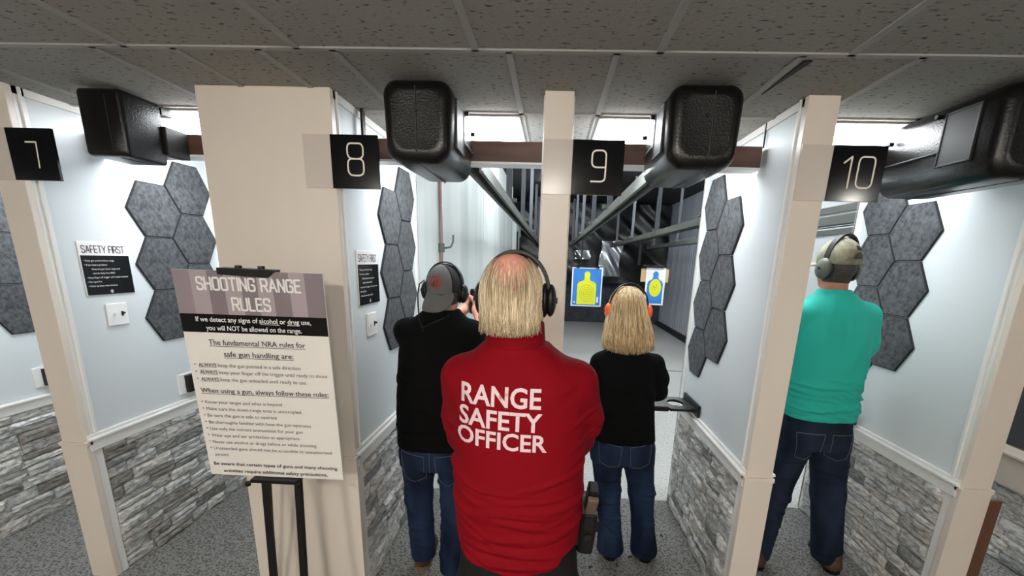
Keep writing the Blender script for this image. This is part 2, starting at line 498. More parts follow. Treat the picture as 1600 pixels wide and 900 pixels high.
w67 = stall_wall('wall_divider', -2.612, -2.478, (1,), 11)
w78 = stall_wall('wall_column', -1.593, -0.990, (1,), 21)
w89 = stall_wall('wall_divider', -0.060, 0.064, (-1, 1), 31)
w910 = stall_wall('wall_divider', 1.028, 1.157, (-1, 1), 41)
w1011 = stall_wall('wall_divider', 2.082, 2.222, (-1,), 51)
# the far wall of the leftmost lane and of the rightmost lane
wl = struct('wall_left', MB().box(-3.68, -3.52, 2.03, 3.17, FZ, CEIL), M_wall)
stones(MB(), -3.52, 1, 2.05, 3.15, FZ, 0.66, 71).build('stone_cladding', M_stone, wl)
MB().box(-3.52, -3.498, 2.03, 3.17, 0.657, 0.719).box(-3.52, -3.486, 2.03, 3.17, 0.719, 0.733).build('chair_rail', M_trim, wl, bevel=0.003)
wr = struct('wall_right', MB().box(3.12, 3.26, 1.4, 3.17, FZ, CEIL), M_beige)
stones(MB(), 3.12, -1, 1.42, 3.15, FZ, 0.42, 81).build('stone_cladding', M_stone, wr)
MB().box(3.105, 3.122, 1.4, 3.17, 0.66, 2.40).build('black_curtain_panel', M_dark, wr)

# ---- the range beyond
wb = struct('wall_far', MB().box(-5.2, 3.8, 13.8, 14.0, FZ, 3.5), M_dgrey)
wc = struct('wall_concrete', MB().box(-1.56, -1.05, 3.19, 11.2, FZ, 3.5), M_conc)
for y in (6.56, 8.3): MB().box(-1.05, -1.047, y, y + 0.02, FZ, 3.5).build('form_line', M_conc, wc)
wc2 = struct('wall_concrete', MB().box(-1.56, -0.98, 11.5, 13.2, FZ, 2.75), M_conc)
MB().box(-0.98, -0.955, 11.75, 11.9, 1.35, 2.5).box(-0.98, -0.955, 12.7, 12.85, 1.35, 2.4).build('steel_upright', M_dark, wc2)
we = struct('wall_range_right', MB().box(3.5, 3.7, 3.2, 13.8, FZ, 3.5), M_rwall)
e = MB()
for k in range(46):
    y = 6.6 + k * 0.155
    e.box(3.482, 3.502, y, y + 0.075, FZ, 2.45)
e.build('ribbed_panel', M_rwall, we)
MB().box(3.44, 3.5, 3.25, 6.3, 2.44, 2.52).box(3.44, 3.5, 3.25, 6.3, 2.185, 2.245).build('grey_strip', M_rail, we)
MB().box(3.47, 3.502, 3.25, 6.45, FZ, 3.49).build('white_panel', M_wall, we)
MB().box(3.40, 3.5, 6.5, 13.75, FZ - 0.004, 0.0).build('kick_plate', M_dark, we)
struct('trim_4', MB().box(-1.05, 3.5, 5.62, 5.65, FZ - 0.006, FZ - 0.001).box(-1.05, 3.5, 7.6, 7.63, FZ - 0.006, FZ - 0.001), M_dgrey)

# ---- lamps: recessed panels of the firing line and of the room behind
def ceiling_light(x0, x1, y0, y1, label, group, m):
    t = thing('ceiling_light', label, 'ceiling light', ((x0 + x1) / 2, (y0 + y1) / 2, CEIL - 0.012), group=group)
    f = MB(); b = 0.022
    for q in ((x0, x1, y0, y0 + b), (x0, x1, y1 - b, y1), (x0, x0 + b, y0 + b, y1 - b), (x1 - b, x1, y0 + b, y1 - b)):
        f.box(q[0], q[1], q[2], q[3], CEIL - 0.014, CEIL - 0.001)
    f.build('light_frame', M_tbar, t)
    MB().box(x0 + b, x1 - b, y0 + b, y1 - b, CEIL - 0.034, CEIL - 0.002).build('light_diffuser', m, t)
def dome_light(x, y, r, label):
    t = thing('ceiling_light', label, 'ceiling light', (x, y, CEIL - 0.15), group='round ceiling lamps of the room behind')
    MB().tube([(x, y, CEIL - 0.03), (x, y, CEIL - 0.001)], [r + 0.02, r + 0.02], 28).build('lamp_base', M_tbar, t)
    rings = []
    for k in range(9):
        a = PI / 2 * (k + 0.02) / 8.05
        rings.append([(x + r * math.cos(a) * math.cos(2 * PI * j / 28), y + r * math.cos(a) * math.sin(2 * PI * j / 28), CEIL - 0.03 - 0.12 * math.sin(a)) for j in range(28)])
    MB().loft(rings).build('dome_diffuser', M_warm, t, smooth=True)
LG = 'bright square panels over the firing lanes'
ceiling_light(-3.31, -2.71, 2.30, 2.90, 'square ceiling light over the leftmost lane behind the number 7 sign', LG, M_panel)
ceiling_light(-2.29, -1.69, 2.30, 2.90, 'square ceiling light between the boxy black housing and the wide column', LG, M_panel)
ceiling_light(-0.79, -0.19, 2.30, 2.90, 'square ceiling light right of the housing beside the number 8 sign', LG, M_panel)
ceiling_light(0.20, 0.80, 2.30, 2.90, 'square ceiling light above the number 9 sign', LG, M_panel)
ceiling_light(1.21, 1.82, 2.30, 2.90, 'square ceiling light above the number 10 sign', LG, M_panel)
ceiling_light(2.31, 2.91, 2.30, 2.90, 'square ceiling light over the lane right of the last post', LG, M_panel)
LB = 'warm panels of the room behind the viewer'
for x, y, r, nm in ((-0.03, -0.12, 0.06, 'just above the viewer'), (-1.9, -1.3, 0.16, 'left of and behind the viewer'), (2.78, -0.38, 0.05, 'right of the viewer'), (-0.3, -1.9, 0.21, 'well behind the viewer'), (1.2, -1.9, 0.11, 'behind the viewer on the right')):
    dome_light(x, y, r, 'round warm ceiling lamp ' + nm)
def range_lamp(x0, x1, y, z, label, m=None):
    t = thing('strip_lamp', label, 'lamp', ((x0 + x1) / 2, y, z), group='strip lamps under the dark ceiling of the range')
    MB().box(x0, x1, y - 0.06, y + 0.06, z + 0.02, z + 0.06).build('lamp_body', M_white, t)
    MB().tube([(x0 + 0.04, y, z), (x1 - 0.04, y, z)], 0.018).build('lamp_tube', m or M_lamp, t, smooth=True)
    for x in (x0 + 0.1, x1 - 0.1): MB().tube([(x, y, z + 0.06), (x, y, 3.5)], 0.006, 6).build('lamp_hanger', M_hang, t)
for nm, y in (('nearest the stalls', 3.75), ('second from the stalls', 5.2), ('third from the stalls', 7.3)):
    range_lamp(-0.9, 0.3, y, 3.40, 'strip lamp over the left half of the range, ' + nm, M_lamp2 if y > 7 else None)
    range_lamp(1.0, 2.8, y, 3.40, 'strip lamp over the right half of the range, ' + nm, M_lamp2 if y > 7 else None)
range_lamp(-0.24, 0.26, 10.5, 3.40, 'added short strip lamp deep in the range, unseen behind the middle post', M_lamp2)  # extra unseen lamp, added to brighten the ribbed wall and far floor
range_lamp(2.0, 2.6, 8.2, 3.40, 'added short strip lamp high on the right half, brightening the far range', M_lamp2)  # second added lamp, lifts the dark ribbed wall on the right
range_lamp(-4.2, -2.2, 4.6, 3.32, 'strip lamp over the bay left of the concrete wall')

# ---- brown beams that carry the target motors
BG = 'brown beams across the lanes'
for x0, x1, nm in ((-2.478, -1.60, 'across the lane left of the wide column'), (-0.978, -0.062, 'across the lane of the number 8 sign'), (0.066, 1.018, 'across the lane of the number 9 sign'), (1.16, 2.07, 'across the lane of the number 10 sign')):
    t = thing('wooden_beam', 'brown wooden beam ' + nm, 'beam', ((x0 + x1) / 2, 2.37, 2.235), group=BG)
    MB().box(x0 + 0.003, x1 - 0.003, 2.33, 2.42, 2.236, 2.334).build('beam_board', M_beam, t, bevel=0.002)
    MB().box(x0 + 0.003, x1 - 0.003, 2.325, 2.425, 2.226, 2.236).build('beam_edging', M_white, t, label='white strip along the underside')
# cord hanging behind the number 8 sign and the one on the wall of lane 9
t = thing('ceiling_strap', 'thin black strap hanging from the ceiling above the number 8 sign', 'strap', (-0.965, 2.28, 2.235))
MB().box(-0.974, -0.962, 2.26, 2.29, 2.22, CEIL).build('strap_band', M_black, t)
t = thing('wall_cable', 'thin dark cable down the wall to the right end of the beam', 'cable', (1.03, 2.36, 2.334))
MB().tube([(1.030, 2.36, CEIL - 0.002), (1.030, 2.36, 2.336)], 0.004, 6).build('cable', M_black, t)

# ---- motor housings
def housing(name, x0, x1, y0, y1, z0, z1, panel, seam, label, boxy=False):
    xc, zc = (x0 + x1) / 2, (z0 + z1) / 2
    t = thing(name, label, 'motor housing', (xc, (y0 + y1) / 2, z0), group='black motor housings hung from the beams')
    hw, hh = (x1 - x0) / 2, (z1 - z0) / 2
    rad = 0.018 if boxy else 0.055
    def ring(y, ins):
        r = max(rad - ins * 0.3, 0.01); pts = []
        a, b = hw - ins, hh - ins
        for cx, cz, a0 in ((1, -1, -90), (1, 1, 0), (-1, 1, 90), (-1, -1, 180)):
            rr = r * (1.25 if cz < 0 and not boxy else 1.0)
            for k in range(7):
                an = math.radians(a0 + 15 * k)
                px = cx * (a - rr) + rr * math.cos(an); pz = cz * (b - rr) + rr * math.sin(an)
                if cz < 0 and not boxy: px *= 0.965
                pts.append((xc + px, y, zc + pz))
        return pts
    m = MB()
    if boxy:
        rings = [ring(y0, 0.012), ring(y0 + 0.008, 0.003), ring(y0 + 0.02, 0.0), ring(y1, 0.0)]
    else:
        rings = [ring(y0 + 0.001, 0.05), ring(y0, 0.042), ring(y0 + 0.006, 0.022), ring(y0 + 0.018, 0.008), ring(y0 + 0.04, 0.0), ring(y0 + 0.2, 0.0), ring(y1 - 0.02, 0.004), ring(y1, 0.012)]
    m.loft(rings)
    o = m.build('housing_shell', M_case, t, smooth=True)
    o.modifiers.new('split', 'EDGE_SPLIT').split_angle = math.radians(50)
    sx = xc + seam * hw
    rb = MB()
    rb.box(sx - 0.003, sx + 0.003, y0 - 0.002, y0 + 0.02, z0 + 0.03, z1 - 0.03)
    rb.box(sx - 0.003, sx + 0.003, y0 + 0.03, y1 - 0.02, z0 - 0.002, z0 + 0.006)
    if not boxy:
        rb.build('seam_rib', M_casein, t, bevel=0.002)
        s = panel; px = x1 if s > 0 else x0
        def xr(a, b): return (min(px + s * a, px + s * b), max(px + s * a, px + s * b))
        ya, yb, yc = y0 + 0.10, y0 + 0.24, y1 - 0.03
        za, zb = z0 + 0.085, z1 - 0.05
        f = MB(); a, b = xr(-0.004, 0.006)
        for q in ((ya, yb, zb, zb + 0.008), (ya, yb, za - 0.008, za), (ya - 0.008, ya, za - 0.008, zb + 0.008), (yb, yb + 0.008, za - 0.008, zb + 0.008), (yb, yc, za + 0.05, za + 0.057)):
            f.box(a, b, *q)
        f.build('panel_frame', M_casein, t, bevel=0.002)
        a, b = xr(-0.003, 0.003); MB().box(a, b, ya, yb, za, zb).build('side_panel', M_casein, t)
        a = b = px
        for (ky, kz) in ((yb + 0.035, zb + 0.005), (yc - 0.035, zb - 0.04)):
            xm = (a if s > 0 else b)
            MB().tube([(xm, ky, kz), (xm + s * 0.02, ky, kz)], 0.009, 10).build('latch_knob', M_black, t, smooth=False)
        MB().tube([(xc, y0 + 0.004, z0 + 0.19), (xc, y0 - 0.006, z0 + 0.19)], 0.008, 10).build('front_screw', M_black, t)
    else:
        rb.build('seam_rib', M_casein, t)
        MB().box(x1 - 0.03, x1 + 0.02, y1 - 0.005, 2.325, z0 + 0.05, z0 + 0.18).build('mounting_bracket', M_blackm, t, bevel=0.004)
        MB().box(x0 + 0.02, x0 + 0.10, y1 - 0.005, 2.325, z0 + 0.05, z0 + 0.18).build('mounting_bracket', M_blackm, t, bevel=0.004)
    MB().box(xc - 0.06, xc + 0.06, 2.26, 2.325, z1 - 0.03, CEIL - 0.001 if not boxy else z1).build('ceiling_bracket', M_blackm, t)
    return t
housing('motor_housing', -2.15, -1.945, 2.0, 2.20, 2.155, 2.435, 1, 0.35, 'boxy matte black motor housing left of the wide column', True)
housing('motor_housing', -0.705, -0.425, 1.83, 2.322, 2.125, 2.432, 1, 0.0, 'glossy black motor housing right of the number 8 sign')
housing('motor_housing', 0.43, 0.715, 1.83, 2.322, 2.125, 2.432, -1, 0.15, 'glossy black motor housing right of the number 9 sign')
housing('motor_housing', 1.58, 1.88, 1.74, 2.322, 2.10, 2.425, -1, 0.0, 'glossy black motor housing right of the number 10 sign')

# ---- lane number signs
def lane_sign(digits, xb, xw, label, size=0.115):
    """xb: left and right of the black half; xw: left end of the grey half"""
    t = thing('lane_sign', label, 'lane sign', (xb[0], YF - 0.04, 2.04), group='lane number signs')
    y = YF - 0.036
    MB().box(xw, xb[0], y, y + 0.006, 2.04, 2.262).build('grey_plate', M_plate, t)
    MB().box(xb[0], xb[1], y - 0.004, y + 0.008, 2.040, 2.262).build('black_plate', M_signblack, t, bevel=0.001)
    fr = Frame((0, y - 0.005, 0), (1, 0, 0), (0, 0, 1))
    m = MB()
    xc = (xb[0] + xb[1]) / 2 + 0.004
    stroke_text(m, fr, digits, xc, 2.095, size, 0.0068, 0.0005, gap=0.26, align='c', sx=1.0)
    m.build('numeral', M_digit, t)
lane_sign('7', (-2.506, -2.286), -2.60, 'lane sign with the number 7 on the leftmost post', 0.108)
lane_sign('8', (-1.000, -0.786), -1.126, 'lane sign with the number 8 on the wide column', 0.132)
lane_sign('9', (0.068, 0.290), -0.058, 'lane sign with the number 9 on the middle post', 0.125)
lane_sign('10', (1.160, 1.380), 1.030, 'lane sign with the number 10 on the post beside the man in teal', 0.122)

# ---- felt hexagons
HEXR = 0.187
def hex_mesh():
    me = None
    def ring(r, x): return [(x, r * math.cos(k * PI / 3), r * math.sin(k * PI / 3)) for k in range(6)]
    return ring
def hexagon(x, s, y, z, label, group):
    t = thing('acoustic_panel', label, 'acoustic panel', (x, y, z), group=group)
    def ring(r, d): return [(s * d, r * math.cos(k * PI / 3), r * math.sin(k * PI / 3)) for k in range(6)]
    r = HEXR - 0.0025
    b = MB().loft([ring(r, 0.0), ring(r, 0.009), ring(r - 0.004, 0.0115)])
    b.build('felt_edge', M_feltedge, t, local=True, label='dark bevelled edge')
    MB().loft([ring(r - 0.006, 0.0116), ring(r - 0.006, 0.0122)]).build('felt_face', M_felt, t, local=True)
    return t
H2 = HEXR * math.sqrt(3) / 2
ORD = ('top', 'second from top', 'third from top', 'bottom')
for x, s, nm, nfar in ((-3.52, 1, 'wall left of the number 7', 4), (-2.49, 1, 'wall behind the rules poster', 4), (-1.002, 1, 'wall left of the pistol shooter', 4), (1.04, -1, 'wall right of the woman', 4), (2.094, -1, 'wall right of the man in teal', 4)):
    grp = 'felt hexagons on the ' + nm
    for k in range(3):
        hexagon(x, s, 2.66, 1.98 - k * 2 * H2, 'charcoal felt hexagon, %s in nearer column, %s' % (('top', 'middle', 'bottom')[k], nm), grp)
    for k in range(nfar):
        hexagon(x, s, 2.66 + 1.5 * HEXR, 1.98 + H2 - k * 2 * H2, 'charcoal felt hexagon, %s in farther column, %s' % (ORD[k], nm), grp)

# ---- safety notices and switch plates on the left walls of two lanes
def notice(x, label):
    t = thing('safety_notice', label, 'notice', (x, 2.305, 1.49), group='safety notices')
    y0, y1, z0, z1 = 2.172, 2.437, 1.492, 1.775
    MB().box(x, x + 0.006, y0, y1, z0, z1).build('notice_board', M_signwhite, t, bevel=0.001)
    MB().box(x + 0.005, x + 0.0075, y0 + 0.004, y1 - 0.001, z0 + 0.001, z1 - 0.072).build('black_field', M_signblack, t)
    fr = Frame((x + 0.0066, y0, z0), (0, 1, 0), (0, 0, 1))
    m = MB(); stroke_text(m, fr, 'SAFETY FIRST', 0.130, 0.226, 0.036, 0.0042, 0.0, gap=0.155, align='c', sx=0.86)
    m.build('heading', M_ink, t)
    fr = Frame((x + 0.0078, y0, z0), (0, 1, 0), (0, 0, 1))
    for i, (ind, tx) in enumerate(((0, '• Keep gun pointed down range'), (0, '• If you have a problem:'), (1, 'Keep the gun down range and'), (1, 'wait for help from RSO'), (0, '• Keep finger off trigger until ready to shoot'), (0, '• No rapid fire'), (0, '• Clean up brass when finished'))):
        m = MB(); font_text(m, fr, tx, 0.014 + ind * 0.034, 0.180 - i * 0.0225, 0.0125, 0.0, width=None if len(tx) < 36 else 0.225)
        m.build('rule_text', M_signwhite, t)
    m = MB()
    P = [(0.132 + 0.009 * math.cos(k * PI / 8), 0.016 + 0.009 * math.sin(k * PI / 8)) for k in range(17)]
    for i in range(16):
        (a, b), (c, d) = P[i], P[i + 1]
        m.add([fr.p(a, b), fr.p(c, d), fr.p(0.132 + (c - 0.132) * 0.7, 0.016 + (d - 0.016) * 0.7), fr.p(0.132 + (a - 0.132) * 0.7, 0.016 + (b - 0.016) * 0.7)], [(0, 1, 2, 3)])
    fr.quad(m, 0.1295, 0.1345, 0.011, 0.021, 0)
    m.build('emblem', M_plate, t)
def switch(x, label):
    t = thing('switch_plate', label, 'light switch', (x, 2.31, 1.38), group='switch plates')
    MB().box(x, x + 0.010, 2.252, 2.371, 1.315, 1.440).build('cover_plate', M_white, t, bevel=0.003)
    for i, y in enumerate((2.288, 2.335)):
        o = MB().box(x + 0.009, x + 0.013, y - 0.006, y + 0.006, 1.366, 1.392).box(x + 0.010, x + 0.026, y - 0.004, y + 0.004, 1.378, 1.388).build('toggle', M_white if i == 0 else M_black, t, bevel=0.001)
        if i: o['label'] = 'black toggle'
notice(-2.49, 'black and white SAFETY FIRST notice on the wall above the left switch plate')
notice(-1.002, 'black and white SAFETY FIRST notice on the narrow wall right of the wide column')
switch(-2.49, 'white switch plate on the wall left of the rules poster')
switch(-1.002, 'white switch plate on the wall right of the wide column')

# ---- small boxes on white plates, and the hinged trays
def wall_box(x, label):
    t = thing('wall_bracket', label, 'wall bracket', (x, 2.70, 0.79), group='black brackets on white wall plates')
    MB().box(x, x + 0.012, 2.62, 2.80, 0.79, 0.925).build('white_plate', M_white, t, bevel=0.002)
    MB().box(x + 0.012, x + 0.04, 2.665, 2.79, 0.795, 0.915).build('black_box', M_black, t, bevel=0.003)
    MB().tube([(x + 0.04, 2.71, 0.82), (x + 0.046, 2.71, 0.82)], 0.012, 10).build('knob', M_inkgrey, t)
wall_box(-2.49, 'black bracket on a white plate above the chair rail, left of the poster')
wall_box(-3.52, 'black bracket on a white plate left of the number 7 post')
def tray(x, s, label):
    t = thing('folding_tray', label, 'tray', (x, 2.90, 0.74), group='black folding trays')
    def xr(a, b): return (min(x + s * a, x + s * b), max(x + s * a, x + s * b))
    a, b = xr(0.001, 0.020); MB().box(a, b, 2.74, 3.07, 0.752, 0.835).build('mounting_plate', M_black, t, bevel=0.005)
    a, b = xr(0.016, 0.05); MB().box(a, b, 2.78, 3.03, 0.775, 0.80).build('hinge', M_blackm, t, bevel=0.004)
    # top with a round hole
    m = MB(); N = 28
    cx, cy = x + s * 0.125, 2.90
    out = []
    for k in range(N):
        an = 2 * PI * k / N
        c, sn = math.cos(an), math.sin(an)
        q = max(abs(c) / 0.085, abs(sn) / 0.135)
        out.append((cx + c / q, cy + sn / q))
    ina = [(cx + 0.056 * math.cos(2 * PI * k / N), cy + 0.075 * math.sin(2 * PI * k / N)) for k in range(N)]
    vs = [(p[0], p[1], z) for z in (0.785, 0.803) for p in out] + [(p[0], p[1], z) for z in (0.785, 0.803) for p in ina]
    fs = []
    for k in range(N):
        j = (k + 1) % N
        fs += [(N + k, N + j, 3 * N + j, 3 * N + k), (k, 2 * N + k, 2 * N + j, j), (k, j, N + j, N + k), (2 * N + k, 3 * N + k, 3 * N + j, 2 * N + j)]
    m.add(vs, fs); m.build('cup_holder', M_black, t)
    a, b = xr(0.205, 0.40); MB().box(a, b, 2.775, 3.025, 0.785, 0.803).box(a, b, 2.765, 2.78, 0.78, 0.815).build('tray_top', M_black, t, bevel=0.004)
tray(1.040, -1, 'black folding tray with a round hole on the wall right of the woman')
tray(2.070, -1, 'black folding tray mostly hidden behind the man in teal')

# ---- pipe on the concrete wall
t = thing('valve_pipe', 'thin pinkish pipe with a valve hook on the bright concrete wall', 'pipe', (-1.04, 4.0, 0.0))
MB().tube([(-1.03, 4.0, FZ - 0.003), (-1.03, 4.0, 3.49)], 0.016, 10).build('pipe', M_pipe, t, smooth=True)
MB().tube([(-1.03, 4.0, 1.80), (-1.03, 4.0, 1.88)], 0.03, 10).build('valve_body', M_rail, t)
MB().tube([(-1.0, 4.0, 1.84), (-0.95, 4.03, 1.85), (-0.93, 4.05, 1.90), (-0.93, 4.05, 1.96)], 0.009, 8).build('valve_handle', M_rail, t, smooth=True)

# ---- carrier rails
def rail(x, z, y1, hang, label):
    t = thing('carrier_rail', label, 'rail', (x, 2.46, z), group='target carrier rails')
    MB().box(x - 0.035, x + 0.035, 2.46, y1, z + 0.03, z + 0.042).box(x - 0.035, x - 0.024, 2.46, y1, z - 0.035, z + 0.03).box(x + 0.024, x + 0.035, 2.46, y1, z - 0.035, z + 0.03).box(x - 0.045, x - 0.024, 2.46, y1, z - 0.042, z - 0.033).box(x + 0.024, x + 0.045, 2.46, y1, z - 0.042, z - 0.033).build('rail_channel', M_rail, t)
    MB().tube([(x, 2.46, z - 0.06), (x, y1, z - 0.06)], 0.006, 6).build('drive_cable', M_black, t)
    for y in hang:
        h = MB().box(x - 0.028, x + 0.028, y - 0.012, y + 0.012, z + 0.042, 3.5).build('hanger', M_hang, t)
        MB().box(x - 0.07, x + 0.07, y - 0.04, y + 0.04, z + 0.042, z + 0.075).build('hanger_foot', M_rail, h)
rail(-0.44, 2.25, 12.7, (4.3, 6.2, 8.4, 10.6, 12.6), 'long grey rail running down the lane of the number 8 sign')
rail(0.56, 2.25, 12.7, (4.6, 6.4, 8.6, 11.0, 12.8), 'long grey rail running down the lane of the number 9 sign')
rail(1.66, 2.24, 12.7, (5.0, 7.2, 9.4, 11.6), 'long grey rail running down the lane of the number 10 sign')
rail(2.72, 2.22, 12.7, (5.4, 7.6, 9.8, 12.0), 'long grey rail farthest right in the range')

# ---- black hanging curtain of the bullet trap, glossy and crumpled
m = MB(); NX, NZ = 120, 26
rng = random.Random(3)
ph = [(rng.uniform(0.5, 7), rng.uniform(0.5, 9), rng.uniform(0, 6.28), rng.uniform(0.006, 0.020)) for _ in range(14)]
vs = []
for j in range(NZ + 1):
    for i in range(NX + 1):
        x = -1.0 + 4.45 * i / NX; z = 1.16 + 2.3 * j / NZ
        d = sum(a * math.sin(kx * x + kz * z + p + 1.3 * math.sin(kz * x * 0.7 + kx * z)) for kx, kz, p, a in ph)
        vs.append((x, 13.35 + d, z))
m.add(vs, [(j * (NX + 1) + i, j * (NX + 1) + i + 1, (j + 1) * (NX + 1) + i + 1, (j + 1) * (NX + 1) + i) for j in range(NZ) for i in range(NX)])
t = thing('trap_curtain', 'glossy black crumpled sheet hanging above the far dark wall', 'curtain', (1.2, 13.35, 1.16))
m.build('sheet', M_gloss, t, smooth=True)
def foil(x0, x1, z0, z1, y, label, seed):
    rng = random.Random(seed); m = MB(); n, k = 22, 22; vs = []
    ph = [(rng.uniform(3, 22), rng.uniform(2, 14), rng.uniform(0, 6.28), rng.uniform(0.008, 0.022)) for _ in range(8)]
    for j in range(k + 1):
        for i in range(n + 1):
            u, v = i / n, j / k
            wob = 0.06 * math.sin(v * 7 + seed) * (x1 - x0)
            x = x0 + (x1 - x0) * u + wob; z = z0 + (z1 - z0) * v
            vs.append((x, y + sum(a * math.sin(kx * x + kz * z + p) for kx, kz, p, a in ph), z))
    m.add(vs, [(j * (n + 1) + i, j * (n + 1) + i + 1, (j + 1) * (n + 1) + i + 1, (j + 1) * (n + 1) + i) for j in range(k) for i in range(n)])
    t = thing('foil_sheet', label, 'foil sheet', ((x0 + x1) / 2, y, z0), group='crumpled silver sheets at the far end')
    for x in (x0 + 0.08, x1 - 0.08): MB().tube([(x, y, z1 - 0.03), (x, y, 3.5)], 0.006, 6).build('hanging_cord', M_dark, t)
    m.build('sheet', M_foil, t, smooth=True).modifiers.new('thick', 'SOLIDIFY').thickness = 0.004
foil(1.40, 2.02, 1.36, 2.42, 12.95, 'crumpled silver sheet between the two targets at the far end', 2)
foil(0.66, 1.12, 1.84, 2.10, 12.95, 'crumpled silver scrap above the blue target', 5)

# ---- the two paper targets
def arc(cx, cy, rx, ry, a0, a1, n=16):
    return [(cx + rx * math.cos(math.radians(a0 + (a1 - a0) * k / n)), cy + ry * math.sin(math.radians(a0 + (a1 - a0) * k / n))) for k in range(n + 1)]
def poly(m, fr, pts, h): m.add([fr.p(x, y, h) for x, y in pts], [tuple(range(len(pts)))])
def ringpoly(m, fr, cx, cy, rx, ry, w, h, n=28):
    for k in range(n):
        a, b = 2 * PI * k / n, 2 * PI * (k + 1) / n
        m.add([fr.p(cx + (rx - w) * math.cos(a), cy + (ry - w) * math.sin(a), h), fr.p(cx + rx * math.cos(a), cy + ry * math.sin(a), h), fr.p(cx + rx * math.cos(b), cy + ry * math.sin(b), h), fr.p(cx + (rx - w) * math.cos(b), cy + (ry - w) * math.sin(b), h)], [(0, 1, 2, 3)])
def silhouette(w, hs, hh, neck):
    """shoulders half width w at height hs, head top hh"""
    r = 0.075
    L = [(-w, 0.0), (w, 0.0)] + arc(w - 0.075, hs - 0.075, 0.075, 0.085, 0, 80, 8) + [(neck * 1.25, hs + 0.03), (neck, hs + 0.07)]
    L += arc(0, hh - 0.065, neck * 1.12, 0.065, -30, 210, 18)
    L += [(-neck, hs + 0.07), (-neck * 1.25, hs + 0.03)] + arc(-w + 0.075, hs - 0.075, 0.075, 0.085, 100, 180, 8)
    return L
Y = 8.4
t = thing('paper_target', 'blue paper target with a yellow head and shoulders figure, left of the woman', 'paper target', (0.68, Y, 0.91), group='paper targets')
fr = Frame((0.69, Y, 0.912), (1, 0, 0), (0, 0, 1))
m = MB(); fr.slab(m, -0.295, 0.295, 0, 0.745, 0.0, 0.004); m.build('target_sheet', M_twhite, t)
m = MB(); fr.quad(m, -0.272, 0.272, 0.022, 0.725, 0.002); m.build('blue_field', M_tblue, t)
m = MB(); sil = silhouette(0.185, 0.43, 0.635, 0.05); poly(m, fr, [(x - 0.0, y + 0.04) for x, y in sil], 0.004); m.build('figure', M_tyel, t)
m = MB()
for r in (0.03, 0.065, 0.10, 0.14): ringpoly(m, fr, 0, 0.26, r, r * 1.15, 0.006, 0.006)
m.build('score_rings', M_tring, t)
m = MB(); fr.quad(m, 0.20, 0.235, 0.08, 0.19, 0.004); fr.quad(m, -0.255, -0.21, 0.07, 0.09, 0.004); m.build('score_box', M_twhite, t)
for x in (0.50, 0.88):
    MB().box(x - 0.03, x + 0.03, Y - 0.02, Y + 0.02, 1.645, 1.675).build('clip', M_black, t)
MB().box(0.42, 0.96, Y - 0.012, Y + 0.012, 1.668, 1.684).tube([(0.56, Y, 1.68), (0.56, Y, 2.19)], 0.012, 8).build('hanger_bar', M_black, t)

t = thing('paper_target', 'white paper target with a blue figure and yellow oval on cardboard, right of the woman', 'paper target', (2.0, Y, 0.98), group='paper targets')
fr = Frame((2.0, Y, 0.985), (1, 0, 0), (0, 0, 1))
m = MB(); fr.slab(m, -0.285, 0.245, 0.44, 0.69, -0.004, 0.006); m.build('cardboard_backing', M_card, t)
m = MB(); fr.slab(m, -0.185, 0.185, 0, 0.71, 0.002, 0.004); m.build('target_sheet', M_twhite, t)
m = MB(); poly(m, fr, [(x, y + 0.03) for x, y in silhouette(0.150, 0.44, 0.615, 0.048)], 0.004); m.build('figure', M_tblue, t)
m = MB(); poly(m, fr, arc(0.005, 0.33, 0.115, 0.17, 0, 360, 40)[:-1], 0.006); m.build('oval_zone', M_tyel, t)
m = MB()
for cx, cy in ((-0.03, 0.36), (0.02, 0.34), (0.0, 0.30), (-0.045, 0.31), (0.03, 0.38), (-0.01, 0.335)): poly(m, fr, arc(cx, cy, 0.011, 0.011, 0, 360, 8)[:-1], 0.008)
m.build('bullet_holes', M_tring, t)
MB().box(1.74, 2.14, Y - 0.03, Y + 0.03, 1.695, 1.74).tube([(1.66, Y, 1.73), (1.66, Y, 2.18)], 0.03, 8).build('hanger_bar', M_black, t, bevel=0.006)

# ---- brown board and beige ledge in the lane at the far right
t = thing('brown_board', 'brown board standing behind the rightmost post', 'board', (2.45, 2.3, 0))
MB().box(2.30, 2.63, 2.29, 2.31, FZ, 0.50).build('board_panel', M_board, t, bevel=0.004)
MB().box(2.33, 2.60, 2.31, 2.33, FZ, -0.09).build('foot_rail', M_board, t)
t = thing('wall_ledge', 'beige ledge on the stone wall at the far right', 'ledge', (3.05, 2.2, 0.43))
MB().box(2.98, 3.115, 1.42, 3.15, 0.43, 0.63).build('ledge_body', M_beige, t, bevel=0.006)
MB().box(2.965, 3.115, 1.42, 3.15, 0.63, 0.65).build('ledge_top', M_beige, t, bevel=0.004)

